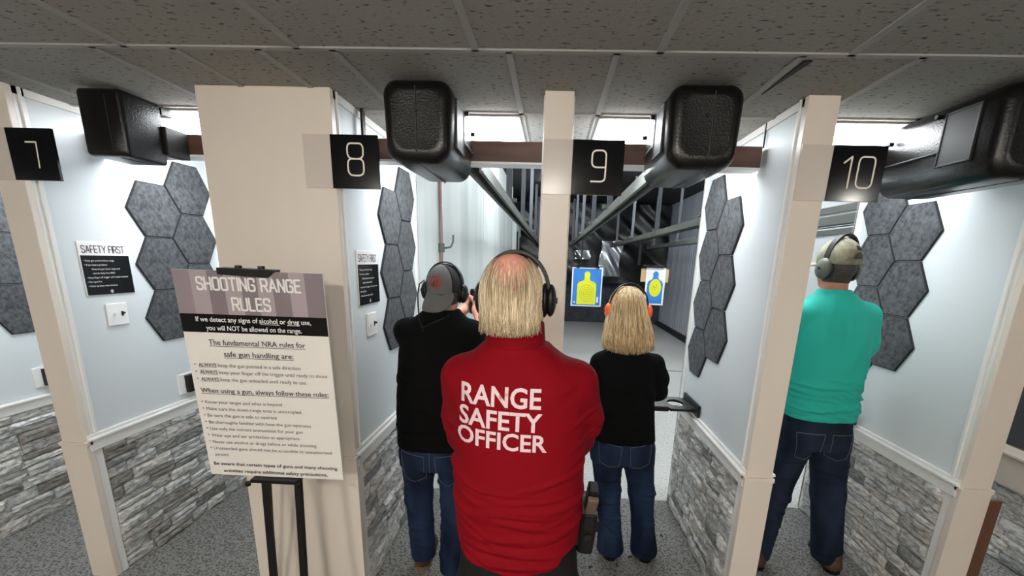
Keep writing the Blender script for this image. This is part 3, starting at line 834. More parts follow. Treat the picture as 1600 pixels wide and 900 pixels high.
# ---- rules poster on its easel
PC = Vector((-1.206, 1.668, 1.217))
pu = Vector((0.609, 0.007, 0.001)).normalized()
pv = Vector((0.0005, -0.037, 0.914)).normalized()
PW, PH = 0.6096, 0.9144
t = thing('rules_poster', 'large SHOOTING RANGE RULES poster propped in front of the wide column', 'poster', PC - pv * PH / 2)
fr = Frame(PC - pu * PW / 2 + pv * PH / 2, pu, pv)      # origin top left
def U_(u): return u * PW
def V_(v): return -v * PH
m = MB(); fr.slab(m, 0, PW, -PH, 0, 0.0, 0.008); m.build('poster_board', M_paper, t)
m = MB(); fr.quad(m, 0, PW, V_(0.192), 0, 0.0006); m.build('title_band', M_mauve, t)
m = MB()
for a, b in ((0.116, 0.232), (0.339, 0.452), (0.561, 0.662), (0.775, 0.879)): fr.quad(m, U_(a), U_(b), V_(0.192), 0, 0.0011)
m.build('light_stripes', M_mauve2, t)
m = MB()
for a, b in ((0.232, 0.339), (0.452, 0.561), (0.662, 0.775), (0.879, 1.0)): fr.quad(m, U_(a), U_(b), V_(0.192), 0, 0.0011)
m.build('dark_stripes', M_mauve3, t)
m = MB(); fr.quad(m, 0, PW, V_(0.276), V_(0.192), 0.0012); m.build('black_band', M_signblack, t)
m = MB()
stroke_text(m, fr, 'SHOOTING RANGE', U_(0.503), V_(0.083), 0.0475, 0.0080, 0.0022, gap=0.205, align='c', sx=0.93)
m.build('title_text', M_signwhite, t)
m = MB()
stroke_text(m, fr, 'RULES', U_(0.503), V_(0.170), 0.0485, 0.0080, 0.0022, gap=0.205, align='c', sx=0.95)
m.build('title_text', M_signwhite, t)
def line(m, tx, u0, v, size, u1, bold=0.0, under=False, h=0.0022):
    a, b = font_text(m, fr, tx, U_(u0), V_(v), size, h, width=U_(u1 - u0), bold=bold)
    if under: fr.quad(m, a, b, V_(v) - size * 0.20, V_(v) - size * 0.13, h - 0.0003)
m = MB()
line(m, 'If we detect any signs of alcohol or drug use,', 0.105, 0.226, 0.0285, 0.892, 0.0004)
line(m, 'you will NOT be allowed on the range.', 0.168, 0.265, 0.0285, 0.822, 0.0004)
for a, b, v in ((0.546, 0.676, 0.226), (0.728, 0.808, 0.226)): fr.quad(m, U_(a), U_(b), V_(v) - 0.0058, V_(v) - 0.0038, 0.0019)
m.build('warning_text', M_signwhite, t)
m = MB()
line(m, 'The fundamental NRA rules for', 0.166, 0.333, 0.033, 0.834, 0.0002, True)
line(m, 'safe gun handling are:', 0.258, 0.387, 0.033, 0.742, 0.0002, True)
line(m, 'When using a gun, always follow these rules:', 0.045, 0.566, 0.031, 0.958, 0.0002, True)
m.build('heading_text', M_ink, t)
for tx, v, u1 in (('keep the gun pointed in a safe direction', 0.438, 0.783), ('keep your finger off the trigger until ready to shoot', 0.472, 0.966), ('keep the gun unloaded until ready to use', 0.507, 0.808)):
    m = MB(); font_text(m, fr, '•', U_(0.034), V_(v), 0.026, 0.0022)
    line(m, 'ALWAYS', 0.064, v, 0.0215, 0.190, 0.0005, True)
    line(m, tx, 0.202, v, 0.0225, u1)
    m.build('rule_text', M_inkgrey, t)
for tx, v, u1 in (('Know your target and what is beyond', 0.621, 0.616), ('Make sure the down-range area is unoccupied', 0.655, 0.746), ('Be sure the gun is safe to operate', 0.689, 0.565), ('Be thoroughly familiar with how the gun operates', 0.724, 0.806), ('Use only the correct ammunition for your gun', 0.758, 0.738), ('Wear eye and ear protection as appropriate', 0.793, 0.710), ('Never use alcohol or drugs before or while shooting', 0.828, 0.828), ('Unattended guns should not be accessible to unauthorized', 0.862, 0.936)):
    m = MB(); font_text(m, fr, '•', U_(0.034), V_(v), 0.026, 0.0022)
    line(m, tx, 0.060, v, 0.0215, u1)
    if tx.startswith('Unattended'): line(m, 'persons', 0.060, 0.895, 0.0215, 0.160)
    m.build('rule_text', M_inkgrey, t)
m = MB()
line(m, 'Be aware that certain types of guns and many shooting', 0.037, 0.946, 0.0225, 0.964, 0.0003)
line(m, 'activities require additional safety precautions.', 0.102, 0.984, 0.0225, 0.888, 0.0003)
m.build('closing_text', M_ink, t)

t = thing('easel', 'black metal easel holding the rules poster', 'easel', (-1.19, 1.72, 0))
bl = PC - pv * PH / 2
MB().prism([bl + pu * a + fr.n * 0.028 + pv * b for a, b in ((-0.108, -0.020), (0.104, -0.020), (0.104, -0.003), (-0.108, -0.003))], fr.n * 0.06).build('ledge', M_blackm, t, bevel=0.002)
for sx in (-0.095, 0.091):
    MB().tube([bl + pu * sx - pv * 0.012 + fr.n * 0.034 - pu * 0.02 * (1 if sx < 0 else -1), bl + pu * sx - pv * 0.028 + fr.n * 0.034 - pu * 0.02 * (1 if sx < 0 else -1)], 0.012, 10).build('ledge_knob', M_blackm, t)
tl = PC + pv * PH / 2
for sx, dx in ((-0.084, 0.02), (0.072, 0.012)):
    a = bl + pu * sx + fr.n * 0.0 - fr.n * 0.030
    MB().prism([a + Vector((-0.016, 0, 0)), a + Vector((dx * 1.5 - 0.016, -0.09, FZ - a.z)), a + Vector((dx * 1.5 + 0.016, -0.09, FZ - a.z)), a + Vector((0.016, 0, 0))], (0, -0.02, 0)).build('front_leg', M_blackm, t, bevel=0.003)
    b = tl + pu * (sx * 0.6 - 0.0) - fr.n * 0.030 + pv * 0.02
    MB().tube([a, b], 0.013, 8).build('mast', M_blackm, t)
MB().tube([tl - fr.n * 0.045 - pv * 0.15, (-1.475, 1.93, FZ + 0.012)], 0.012, 8).build('rear_leg', M_blackm, t)
MB().prism([tl + pu * a + fr.n * 0.012 + pv * b for a, b in ((-0.112, -0.014), (0.088, -0.022), (0.116, 0.002), (0.116, 0.008), (-0.112, 0.012))], fr.n * 0.05).build('top_clip', M_blackm, t, bevel=0.002)

# ---- spent cases on the floor
KS = 1.88 / 1.75
for i, (x, y, an) in enumerate(((0.55, 2.27, 20), (0.74, 2.62, 70), (0.80, 2.50, 130), (0.30, 2.16, 15), (0.88, 2.12, 160), (0.46, 2.19, 100), (0.23, 2.05, 45))):
    t = thing('spent_case', None, 'spent case', (x * KS, y * KS, FZ + 0.0055), math.radians(an), group='spent cases on the floor around the woman')
    t['label'] = 'tiny dark spent cartridge case lying on the speckled floor near the woman'
    MB().tube([(-0.011, 0, 0), (-0.009, 0, 0), (-0.009, 0, 0), (0.010, 0, 0)], [0.0052, 0.0052, 0.0046, 0.0046], 8).build('case_body', M_brass, t, local=True)

# ------------------------------------------------------------------ people: smooth-blended volumes turned into one skin
class Field:
    def __init__(s, lo, hi, h):
        s.lo = np.array(lo, float); s.h = h
        s.n = [int(math.ceil((hi[i] - lo[i]) / h)) + 1 for i in range(3)]
        s.V = np.full(s.n, 0.5, np.float32)
        s.ax = [lo[i] + h * np.arange(s.n[i]) for i in range(3)]
    def sub(s, lo, hi):
        sl = []
        for i in range(3):
            a = max(0, int((lo[i] - s.lo[i]) / s.h)); b = min(s.n[i], int((hi[i] - s.lo[i]) / s.h) + 2)
            if b <= a: return None
            sl.append(slice(a, b))
        X = s.ax[0][sl[0]][:, None, None]; Y = s.ax[1][sl[1]][None, :, None]; Z = s.ax[2][sl[2]][None, None, :]
        return tuple(sl), X, Y, Z
    def put(s, sub, d, k, mode='u'):
        V = s.V[sub]; d = d.astype(np.float32)
        if mode == 'u':
            if k > 0:
                hh = np.clip(0.5 + 0.5 * (V - d) / k, 0, 1)
                r = V * (1 - hh) + d * hh - k * hh * (1 - hh)
            else: r = np.minimum(V, d)
        else:
            if k > 0:
                hh = np.clip(0.5 - 0.5 * (V + d) / k, 0, 1)
                r = V * (1 - hh) - d * hh + k * hh * (1 - hh)
            else: r = np.maximum(V, -d)
        s.V[sub] = r
    def cone(s, a, b, ra, rb, k=0.02, mode='u', sx=1.0):
        a = np.array(a, float); b = np.array(b, float); m = max(ra, rb) * max(1, 1 / sx) + 0.05 + k
        q = s.sub(np.minimum(a, b) - m, np.maximum(a, b) + m)
        if q is None: return s
        sl, X, Y, Z = q; ba = b - a; L = max(ba @ ba, 1e-9)
        t = np.clip(((X - a[0]) * ba[0] + (Y - a[1]) * ba[1] + (Z - a[2]) * ba[2]) / L, 0, 1)
        d = np.sqrt(((X - a[0] - t * ba[0]) * sx) ** 2 + (Y - a[1] - t * ba[1]) ** 2 + (Z - a[2] - t * ba[2]) ** 2) - (ra + t * (rb - ra))
        s.put(sl, d, k, mode); return s
    def chain(s, pts, rs, k=0.02):
        for i in range(len(pts) - 1): s.cone(pts[i], pts[i + 1], rs[i], rs[i + 1], k)
        return s
    def ell(s, c, r, k=0.02, mode='u', rx=0.0, rz=0.0):
        m = max(r) + 0.05 + k
        q = s.sub([c[i] - m for i in range(3)], [c[i] + m for i in range(3)])
        if q is None: return s
        sl, X, Y, Z = q
        X = X - c[0]; Y = Y - c[1]; Z = Z - c[2]
        if rz: X, Y = X * math.cos(rz) + Y * math.sin(rz), -X * math.sin(rz) + Y * math.cos(rz)
        if rx: Y, Z = Y * math.cos(rx) + Z * math.sin(rx), -Y * math.sin(rx) + Z * math.cos(rx)
        k0 = np.sqrt((X / r[0]) ** 2 + (Y / r[1]) ** 2 + (Z / r[2]) ** 2); k1 = np.sqrt((X / r[0] ** 2) ** 2 + (Y / r[1] ** 2) ** 2 + (Z / r[2] ** 2) ** 2)
        d = k0 * (k0 - 1) / np.maximum(k1, 1e-6)
        s.put(sl, d, k, mode); return s
    def loft(s, secs, k=0.02, n=2.4, mode='u'):
        """secs: (z, cx, cy, a, b) from low to high; flat ends"""
        z0, z1 = secs[0][0], secs[-1][0]
        A = max(q[3] for q in secs) + 0.06 + k; B = max(q[4] for q in secs) + 0.06 + k
        cx0 = min(q[1] for q in secs); cx1 = max(q[1] for q in secs); cy0 = min(q[2] for q in secs); cy1 = max(q[2] for q in secs)
        q = s.sub((cx0 - A, cy0 - B, z0 - 0.04), (cx1 + A, cy1 + B, z1 + 0.04))
        sl, X, Y, Z = q; zz = Z.ravel()
        sz = [c[0] for c in secs]
        def smooth(col):
            f = np.linspace(z0, z1, 200); v = np.interp(f, sz, [c[col] for c in secs])
            w = np.hanning(25); w /= w.sum(); vp = np.pad(v, 12, mode='edge'); v2 = np.convolve(vp, w, 'valid')
            return np.interp(zz, f, v2)[None, None, :]
        cx, cy, a, b = smooth(1), smooth(2), smooth(3), smooth(4)
        kk = ((np.abs(X - cx) / a) ** n + (np.abs(Y - cy) / b) ** n) ** (1 / n)
        d = (kk - 1) * np.minimum(a, b)
        d = np.maximum(d, np.maximum(z0 - Z, Z - z1))
        s.put(sl, d, k, mode); return s
    def cut(s, fn):
        """keep where fn(X,Y,Z) < 0"""
        X = s.ax[0][:, None, None]; Y = s.ax[1][None, :, None]; Z = s.ax[2][None, None, :]
        s.V = np.maximum(s.V, (fn(X, Y, Z) + 0 * s.V).astype(np.float32)); return s
    def mesh(s, relax=1):
        V = s.V.copy()
        for ax in range(3):
            i0 = [slice(None)] * 3; i0[ax] = 0; V[tuple(i0)] = 0.2
            i0[ax] = -1; V[tuple(i0)] = 0.2
        S_ = V < 0
        def C(a, i, j, k): return a[i:a.shape[0] - 1 + i, j:a.shape[1] - 1 + j, k:a.shape[2] - 1 + k]
        cnt = sum(C(S_, i, j, k).astype(np.int8) for i in (0, 1) for j in (0, 1) for k in (0, 1))
        act = (cnt > 0) & (cnt < 8)
        I, J, K = np.nonzero(act)
        idx = np.full(act.shape, -1, np.int64); idx[I, J, K] = np.arange(len(I))
        P = np.zeros((len(I), 3)); N = np.zeros(len(I))
        cs = [(i, j, k) for i in (0, 1) for j in (0, 1) for k in (0, 1)]
        for a in cs:
            for ax in range(3):
                if a[ax]: continue
                b = list(a); b[ax] = 1
                v0 = V[I + a[0], J + a[1], K + a[2]]; v1 = V[I + b[0], J + b[1], K + b[2]]
                c = (v0 < 0) != (v1 < 0)
                t = np.where(c, v0 / np.where(c, v0 - v1, 1), 0)
                e = np.array(a, float)[None, :].repeat(len(I), 0); e[:, ax] = t
                P[c] += e[c]; N[c] += 1
        P = (P / N[:, None] + np.stack([I, J, K], 1)) * s.h + s.lo
        F = []
        for ax in range(3):
            u, w = (ax + 1) % 3, (ax + 2) % 3
            sl0 = [slice(1, -1)] * 3; sl1 = [slice(1, -1)] * 3
            sl0[ax] = slice(0, -1); sl1[ax] = slice(1, None)
            A_, B_ = S_[tuple(sl0)], S_[tuple(sl1)]
            q = np.argwhere(A_ != B_)
            off = np.array([1, 1, 1]); off[ax] = 0
            q = q + off
            ins = S_[q[:, 0], q[:, 1], q[:, 2]]
            def cell(du, dw):
                c = q.copy(); c[:, u] += du; c[:, w] += dw
                return idx[c[:, 0], c[:, 1], c[:, 2]]
            f = np.stack([cell(-1, -1), cell(0, -1), cell(0, 0), cell(-1, 0)], 1)
            f[~ins] = f[~ins][:, ::-1]
            F.append(f)
        F = np.concatenate(F); F = F[(F >= 0).all(1)]
        for _ in range(relax):
            acc = np.zeros_like(P); deg = np.zeros(len(P))
            for i in range(4):
                a, b = F[:, i], F[:, (i + 1) % 4]
                np.add.at(acc, a, P[b]); np.add.at(deg, a, 1)
                np.add.at(acc, b, P[a]); np.add.at(deg, b, 1)
            P = 0.5 * P + 0.5 * acc / np.maximum(deg, 1)[:, None]
        return P, F

def vnormals(P, F):
    n = np.cross(P[F[:, 2]] - P[F[:, 0]], P[F[:, 3]] - P[F[:, 1]])
    N = np.zeros_like(P)
    for i in range(4): np.add.at(N, F[:, i], n)
    return N / np.maximum(np.linalg.norm(N, axis=1), 1e-9)[:, None]

def creases(P, F, specs):
    """specs: (center, along, length, width, depth): a soft fold, raised if depth > 0"""
    N = vnormals(P, F); D = np.zeros(len(P))
    for c, u, L, w, a in specs:
        u = np.array(u, float); u /= np.linalg.norm(u)
        q = P - np.array(c, float); t = q @ u
        bend = 0.25 * np.sin(t / max(L, 1e-6) * 2.0) * w * 2
        r = np.linalg.norm(q - t[:, None] * u, axis=1)
        z = q[:, 2] - t * u[2] + bend
        near = np.exp(-(r / (L * 1.2)) ** 2)
        D += a * np.exp(-(t / L) ** 2) * (np.exp(-(z / w) ** 2) - 0.45 * np.exp(-((z + 1.6 * w) / w) ** 2)) * near
    return P + N * D[:, None]

def skin_obj(name, fld, m, parent, relax=1, folds=None, label=None, fn=None):
    P, F = fld.mesh(relax)
    if folds: P = creases(P, F, folds)
    if fn: P = fn(P, F)
    me = bpy.data.meshes.new(name)
    me.from_pydata(P.tolist(), [], F.tolist())
    me.materials.append(m)
    for p in me.polygons: p.use_smooth = True
    me.update()
    o = bpy.data.objects.new(name, me); COL.objects.link(o); o.parent = parent
    if label: o['label'] = label
    return o

def V3(*a): return np.array(a, float)
def unit(v): v = np.array(v, float); return v / np.linalg.norm(v)
def hand(f, w, d, n, thumb, curl=0.5, s=1.0, spread=0.0):
    """palm and five fingers; w wrist, d towards the fingers, n out of the palm, thumb = +1/-1 along d x n"""
    w = np.array(w, float); d = unit(d); n = np.array(n, float); n = unit(n - (n @ d) * d); sd = np.cross(d, n)
    f.cone(w - d * 0.02, w + d * 0.03 * s, 0.024 * s, 0.024 * s, 0.02)
    for i in range(4):
        off = (i - 1.5) * 0.0195 * s * thumb * -1
        kn = w + d * (0.088 - 0.004 * abs(i - 1)) * s + sd * off
        f.cone(w + d * 0.02 * s + sd * off * 0.7, kn, 0.0145 * s, 0.0115 * s, 0.012)
        ls = np.array([0.044, 0.028, 0.021]) * s * (0.92, 1.05, 0.98, 0.78)[i]
        a = 0.0; p = kn; r = 0.0098 * s
        for j in range(3):
            a += curl * (1.15, 1.35, 0.8)[j]
            dr = math.cos(a) * d + math.sin(a) * n + sd * off * spread * 6
            q = p + unit(dr) * ls[j]
            f.cone(p, q, r, r * 0.9, 0.0035); p = q; r *= 0.9
    b = w + d * 0.025 * s + sd * thumb * 0.024 * s + n * 0.006
    d1 = unit(d * 0.55 + sd * thumb * 0.65 + n * 0.45); m_ = b + d1 * 0.045 * s
    d2 = unit(d * 0.75 + sd * thumb * 0.1 + n * (0.3 + 0.5 * curl)); e = m_ + d2 * 0.034 * s; g_ = e + unit(d2 + n * 0.3) * 0.026 * s
    f.cone(b, m_, 0.0145 * s, 0.0115 * s, 0.012); f.cone(m_, e, 0.0112 * s, 0.0102 * s, 0.004); f.cone(e, g_, 0.0102 * s, 0.009 * s, 0.004)

def head(f, c, s=1.0, jaw=1.0):
    """head looking along +y, c = centre of the skull"""
    c = np.array(c, float)
    def P(x, y, z): return c + np.array((x, y, z)) * s
    f.ell(P(0, -0.008, 0.015), [0.076 * s, 0.097 * s, 0.098 * s], 0.02)
    f.ell(P(0, 0.028, -0.055), [0.061 * s * jaw, 0.066 * s, 0.072 * s], 0.035)
    f.ell(P(0, 0.058, -0.104), [0.030 * s * jaw, 0.028 * s, 0.020 * s], 0.03)
    f.cone(P(0, 0.090, 0.012), P(0, 0.112, -0.032), 0.009 * s, 0.014 * s, 0.012)
    for x in (-1, 1):
        f.ell(P(x * 0.013, 0.102, -0.038), [0.009 * s] * 3, 0.008)
        f.ell(P(x * 0.032, 0.100, -0.002), [0.017 * s, 0.014 * s, 0.011 * s], 0.014, 's')
        f.ell(P(x * 0.032, 0.081, -0.003), [0.0125 * s] * 3, 0.002)
        f.cone(P(x * 0.016, 0.090, 0.018), P(x * 0.046, 0.080, 0.017), 0.007 * s, 0.006 * s, 0.012)
        f.ell(P(x * 0.080, -0.002, -0.018), [0.010 * s, 0.019 * s, 0.032 * s], 0.006)
        f.ell(P(x * 0.088, 0.004, -0.016), [0.006 * s, 0.010 * s, 0.018 * s], 0.005, 's')
    for x in (-1, 1):
        f.cone(P(x * 0.021, 0.092, 0.0055), P(x * 0.044, 0.086, 0.0045), 0.0055 * s, 0.005 * s, 0.003)
        f.cone(P(x * 0.022, 0.089, -0.0125), P(x * 0.043, 0.084, -0.0120), 0.0045 * s, 0.004 * s, 0.003)
    f.cone(P(-0.022, 0.090, -0.064), P(0.022, 0.090, -0.064), 0.006 * s, 0.006 * s, 0.008)
    f.cone(P(-0.020, 0.089, -0.074), P(0.020, 0.089, -0.074), 0.007 * s, 0.007 * s, 0.008)

def face_parts(parent, c, s=1.0, brow=None, lip=True):
    c = np.array(c, float)
    for x in (-1, 1):
        e = MB().ellipsoid(c + np.array((x * 0.032, 0.0828, -0.003)) * s, [0.0110 * s] * 3, 14, 10).build('eye', M_white, parent, smooth=True, local=True)
        MB().ellipsoid(c + np.array((x * 0.032, 0.0924, -0.003)) * s, [0.0075 * s, 0.0022 * s, 0.0075 * s], 12, 8).build('iris', M_ink, e, smooth=True, local=True)
    if brow:
        for x in (-1, 1):
            MB().tube([c + np.array((x * a, b, z)) * s for a, b, z in ((0.014, 0.098, 0.019), (0.030, 0.094, 0.024), (0.047, 0.080, 0.019))], 0.004, 6, flat=0.6).build('eyebrow', brow, parent, local=True)

def muffs(parent, c, hw, top, drop, cup_m, tilt=0.0, y=0.0, band_r=0.0075, roll=0.0, cup=(0.024, 0.036, 0.046), wide=0.016):
    """over-ear defenders; c skull centre, hw half width to the cups, top height of the band, drop of the cups"""
    c = np.array(c, float)
    t = thing('ear_muffs', None, None); t.parent = parent
    t.location = c; t.rotation_euler = (tilt, roll, 0)
    m = MB(); rings = []
    n = 26
    for i in range(n + 1):
        a = PI * i / n
        ca, sa = math.cos(a), math.sin(a)
        x, z = -hw * ca, top * max(sa, 0) ** 0.85
        nx, nz = -ca / hw, sa / top; L = math.hypot(nx, nz); nx /= L; nz /= L
        p = np.array((x, y, z)); nn = np.array((nx, 0, nz)); q = []
        for dx, dy in ((-1, -1), (1, -1), (1, 1), (-1, 1)):
            q.append(p + nn * dx * band_r * 0.5 + np.array((0, dy * wide, 0)))
        rings.append(q)
    m.loft(rings); m.build('headband', M_black, t, local=True, bevel=0.002)
    for s_ in (-1, 1):
        MB().box(s_ * hw - 0.006, s_ * hw + 0.006, y - 0.008, y + 0.008, drop - 0.01, 0.012).build('slider', M_blackm, t, local=True)
        cm = MB().ellipsoid((s_ * (hw + 0.004), y, drop), [cup[0], cup[1], cup[2]], 20, 14).build('ear_cup', cup_m, t, smooth=True, local=True)
        MB().ellipsoid((s_ * (hw - 0.012), y, drop), [0.012, cup[1] + 0.003, cup[2] + 0.003], 20, 10).build('cushion', M_black, t, smooth=True, local=True)
        MB().tube([(s_ * (hw + cup[0] - 0.002), y, drop), (s_ * (hw + cup[0] + 0.007), y, drop)], 0.008, 10).build('volume_knob', M_black, t, local=True)
    return t

def shoe(parent, heel, toe, m_up, m_so, h=0.10, w=0.045):
    heel = np.array(heel, float); toe = np.array(toe, float); d = unit(toe - heel); L = np.linalg.norm(toe - heel); sd = np.array((d[1], -d[0], 0))
    lo = np.minimum(heel, toe) - 0.1; hi = np.maximum(heel, toe) + 0.1; lo[2] = -0.02; hi[2] = h + 0.08
    f = Field(lo, hi, 0.006)
    up = np.array((0, 0, 1.0))
    f.cone(heel + d * 0.045 + up * 0.045, heel + d * 0.05 + up * (h + 0.02), w * 0.95, w * 0.92, 0.02)
    f.cone(heel + d * 0.04 + up * 0.04, heel + d * L * 0.72 + up * 0.036, w * 0.9, w, 0.02)
    f.cone(heel + d * L * 0.6 + up * 0.045, heel + d * (L - w) + up * 0.032, w * 0.95, w * 0.88, 0.03)
    f.cut(lambda X, Y, Z: 0.018 - Z)
    o = skin_obj('shoe', f, m_up, parent)
    pts = []
    for k in range(24):
        a = 2 * PI * k / 24; ca, sa = math.cos(a), math.sin(a)
        base = heel + d * (w * 0.95) if ca < 0 else heel + d * (L - w)
        ww = w * (0.94 if ca < 0 else 1.02)
        p = base + d * ca * w + sd * sa * ww
        pts.append((p[0], p[1], 0.022))
    MB().prism(pts[::-1] if False else pts, (0, 0, 0.0215)).build('sole', m_so, o, local=True)
    l = MB()
    for j in range(3):
        p = heel + d * (L * (0.48 + 0.1 * j)) + up * (0.088 - 0.012 * j)
        l.tube([p - sd * 0.022, p + up * 0.006, p + sd * 0.022], 0.003, 6)
    l.build('laces', m_so, o, local=True)
    return o

def strands(name, parent, m, paths, r, base, rngseed, label=None):
    """paths: list of polylines; every lock its own shade"""
    rng = random.Random(rngseed); mb = MB()
    for P in paths:
        n0 = len(mb.v); k = len(P)
        rr = [r * (0.30 + 0.85 * math.sin(PI * min(0.97, (i + 0.3) / k)) ** 0.8) for i in range(k)]
        mb.tube(P, rr, 4, flat=0.6)
        f = rng.uniform(0.78, 1.18); w = rng.uniform(-0.03, 0.03)
        c = base[rng.randrange(len(base))]
        L = lin(c); col = (min(1, L[0] * f + w * 0.2), min(1, L[1] * f), min(1, L[2] * f - w * 0.2), 1)
        for i in range(n0, len(mb.v)): mb.c[i] = col
    return mb.build(name, m, parent, smooth=True, local=True, label=label)

def legs(f, hips, knees, ankles, r_hip, r_knee, r_ank, pelvis, k=0.03):
    f.loft(pelvis, 0.03, 2.3)
    for h_, kn, an in zip(hips, knees, ankles):
        f.cone(h_, kn, r_hip, r_knee, k); f.cone(kn, an, r_knee, r_ank, k)

def surface_text(parent, target, text, x, z, width, height, name, m, bold=0.02, tilt=0.0, back=True):
    """lettering laid on the back of a garment"""
    me = target.data
    bvh = BVHTree.FromPolygons([v.co[:] for v in me.vertices], [p.vertices[:] for p in me.polygons])
    vs, fs = font_geo(text, 1.0, bold)
    bm = bmesh.new()
    bv = [bm.verts.new(v) for v in vs]
    for q in fs:
        try: bm.faces.new([bv[i] for i in q])
        except ValueError: pass
    x0 = min(v[0] for v in vs); x1 = max(v[0] for v in vs); z0 = min(v[1] for v in vs); z1 = max(v[1] for v in vs)
    for v in bm.verts:
        u = (v.co.x - x0) / (x1 - x0) * width; w_ = (v.co.y - z0) / (z1 - z0) * height
        v.co = (x + u, 0, z + w_ + tilt * u)
    bmesh.ops.triangulate(bm, faces=bm.faces)
    for _ in range(6):
        ed = [e for e in bm.edges if e.calc_length() > 0.007]
        if not ed: break
        bmesh.ops.subdivide_edges(bm, edges=ed, cuts=1)
        bmesh.ops.triangulate(bm, faces=[f for f in bm.faces if len(f.verts) > 3])
    for v in bm.verts:
        hit = bvh.ray_cast(Vector((v.co.x, -1.0, v.co.z)), Vector((0, 1, 0)))
        if hit[0] is not None: v.co = hit[0] + Vector((0, -0.0018, 0))
    me2 = bpy.data.meshes.new(name); bm.to_mesh(me2); bm.free()
    me2.materials.append(m)
    for p in me2.polygons: p.use_smooth = True
    o = bpy.data.objects.new(name, me2); COL.objects.link(o); o.parent = target
    return o

def rand_folds(seed, n, xr, zr, y, L, w, a, slope=0.5):
    rng = random.Random(seed); out = []
    for _ in range(n):
        out.append(((rng.uniform(*xr), y, rng.uniform(*zr)), (1, 0, rng.uniform(-slope, slope)), rng.uniform(*L), rng.uniform(*w), rng.uniform(*a)))
    return out

def pocket(parent, f_obj, x, z, w, h, name='back_pocket', m=None, slant=0.0):
    """a patch pocket following the seat of the jeans, with its stitching"""
    me = f_obj.data
    bvh = BVHTree.FromPolygons([v.co[:] for v in me.vertices], [p.vertices[:] for p in me.polygons])
    def proj(px, pz, out):
        hit = bvh.ray_cast(Vector((px, -1.0, pz)), Vector((0, 1, 0)))
        return (hit[0] + Vector((0, -out, 0))) if hit[0] is not None else None
    n = 8; vs = []
    for j in range(n + 1):
        v = j / n
        for i in range(n + 1):
            u = i / n * 2 - 1
            hh = h * (1.0 - 0.0 * v)
            pz = z + (v - 0.5) * hh - (0.14 * h * (1 - abs(u)) if v < 0.2 else 0) + slant * u
            vs.append(proj(x + u * w / 2 * (0.86 + 0.14 * v), pz, 0.0035))
    if any(v is None for v in vs): return
    p = MB().add(vs, [(j * (n + 1) + i, j * (n + 1) + i + 1, (j + 1) * (n + 1) + i + 1, (j + 1) * (n + 1) + i) for j in range(n) for i in range(n)]).build(name, m, f_obj, smooth=True, local=True)
    edge = [j * (n + 1) for j in range(n, -1, -1)] + [i for i in range(1, n + 1)] + [j * (n + 1) + n for j in range(1, n + 1)]
    s = MB().tube([vs[q] + Vector((0, -0.002, 0)) for q in edge], 0.0013, 5)
    s.tube([vs[n * (n + 1) + i] + Vector((0, -0.002, 0)) for i in range(n + 1)], 0.0016, 5)
    s.build('pocket_stitching', M_stitch, f_obj, local=True)

BODY = 1.0743

# ---------------- the man in red, in front of the middle post
P1 = thing('person', 'person seen from behind in a red shirt lettered RANGE SAFETY OFFICER, arms folded', 'person', (-0.0859, 1.2032, FZ))
P1.scale = (BODY, BODY, BODY)
hc = V3(-0.025, 0.02, 1.655)
f = Field((-0.34, -0.25, -0.0), (0.36, 0.36, 1.80), 0.0062)
head(f, hc)
f.cone((-0.008, -0.012, 1.44), (-0.020, 0.005, 1.60), 0.066, 0.060, 0.03)
f.loft([(0.90, 0.01, 0, 0.150, 0.110), (1.10, 0.01, 0, 0.165, 0.125), (1.30, 0.005, 0, 0.165, 0.100), (1.44, 0, 0, 0.140, 0.080), (1.50, 0, 0, 0.08, 0.06)], 0.03)
f.loft([(0.74, 0.01, 0, 0.150, 0.105), (0.92, 0.01, 0, 0.150, 0.110)], 0.03)
f.chain([(-0.160, 0, 1.43), (-0.170, 0.07, 1.23), (0.02, 0.205, 1.27)], [0.052, 0.040, 0.028], 0.02)
f.chain([(0.165, 0, 1.43), (0.185, 0.06, 1.25), (-0.02, 0.200, 1.31)], [0.052, 0.040, 0.028], 0.02)
hand(f, (0.05, 0.212, 1.275), (1, -0.25, 0.12), (-0.2, -1, 0), 1, 0.35)
hand(f, (-0.05, 0.205, 1.315), (-1, -0.25, 0.05), (0.2, -1, 0), -1, 0.35)
for x in (-0.09, 0.11):
    f.chain([(x, 0, 0.76), (x * 1.1, 0.01, 0.46), (x * 1.2, -0.02, 0.06)], [0.085, 0.055, 0.040], 0.03)
skin_obj('body', f, M_skinr, P1)
face_parts(P1, hc, brow=M_white)
# shirt
f = Field((-0.34, -0.26, 0.80), (0.36, 0.36, 1.62), 0.0046)
f.loft([(0.79, 0.018, 0, 0.160, 0.130), (0.92, 0.014, 0, 0.178, 0.146), (1.10, 0.010, 0, 0.187, 0.154), (1.22, 0.009, 0, 0.184, 0.144), (1.33, 0.008, -0.005, 0.184, 0.130), (1.42, 0.005, -0.005, 0.182, 0.116), (1.475, 0.0, 0, 0.166, 0.104), (1.505, -0.004, 0.0, 0.126, 0.090), (1.535, -0.008, 0.004, 0.080, 0.078)], 0.03)
f.chain([(-0.153, 0.0, 1.432), (-0.164, 0.045, 1.30), (-0.165, 0.085, 1.225)], [0.062, 0.055, 0.052], 0.03)
f.cone((-0.165, 0.085, 1.225), (0.00, 0.190, 1.265), 0.052, 0.040, 0.025)
f.chain([(0.158, 0.0, 1.430), (0.180, 0.035, 1.315), (0.172, 0.080, 1.235)], [0.062, 0.060, 0.053], 0.03)
f.cone((0.172, 0.080, 1.235), (0.00, 0.185, 1.305), 0.053, 0.040, 0.025)
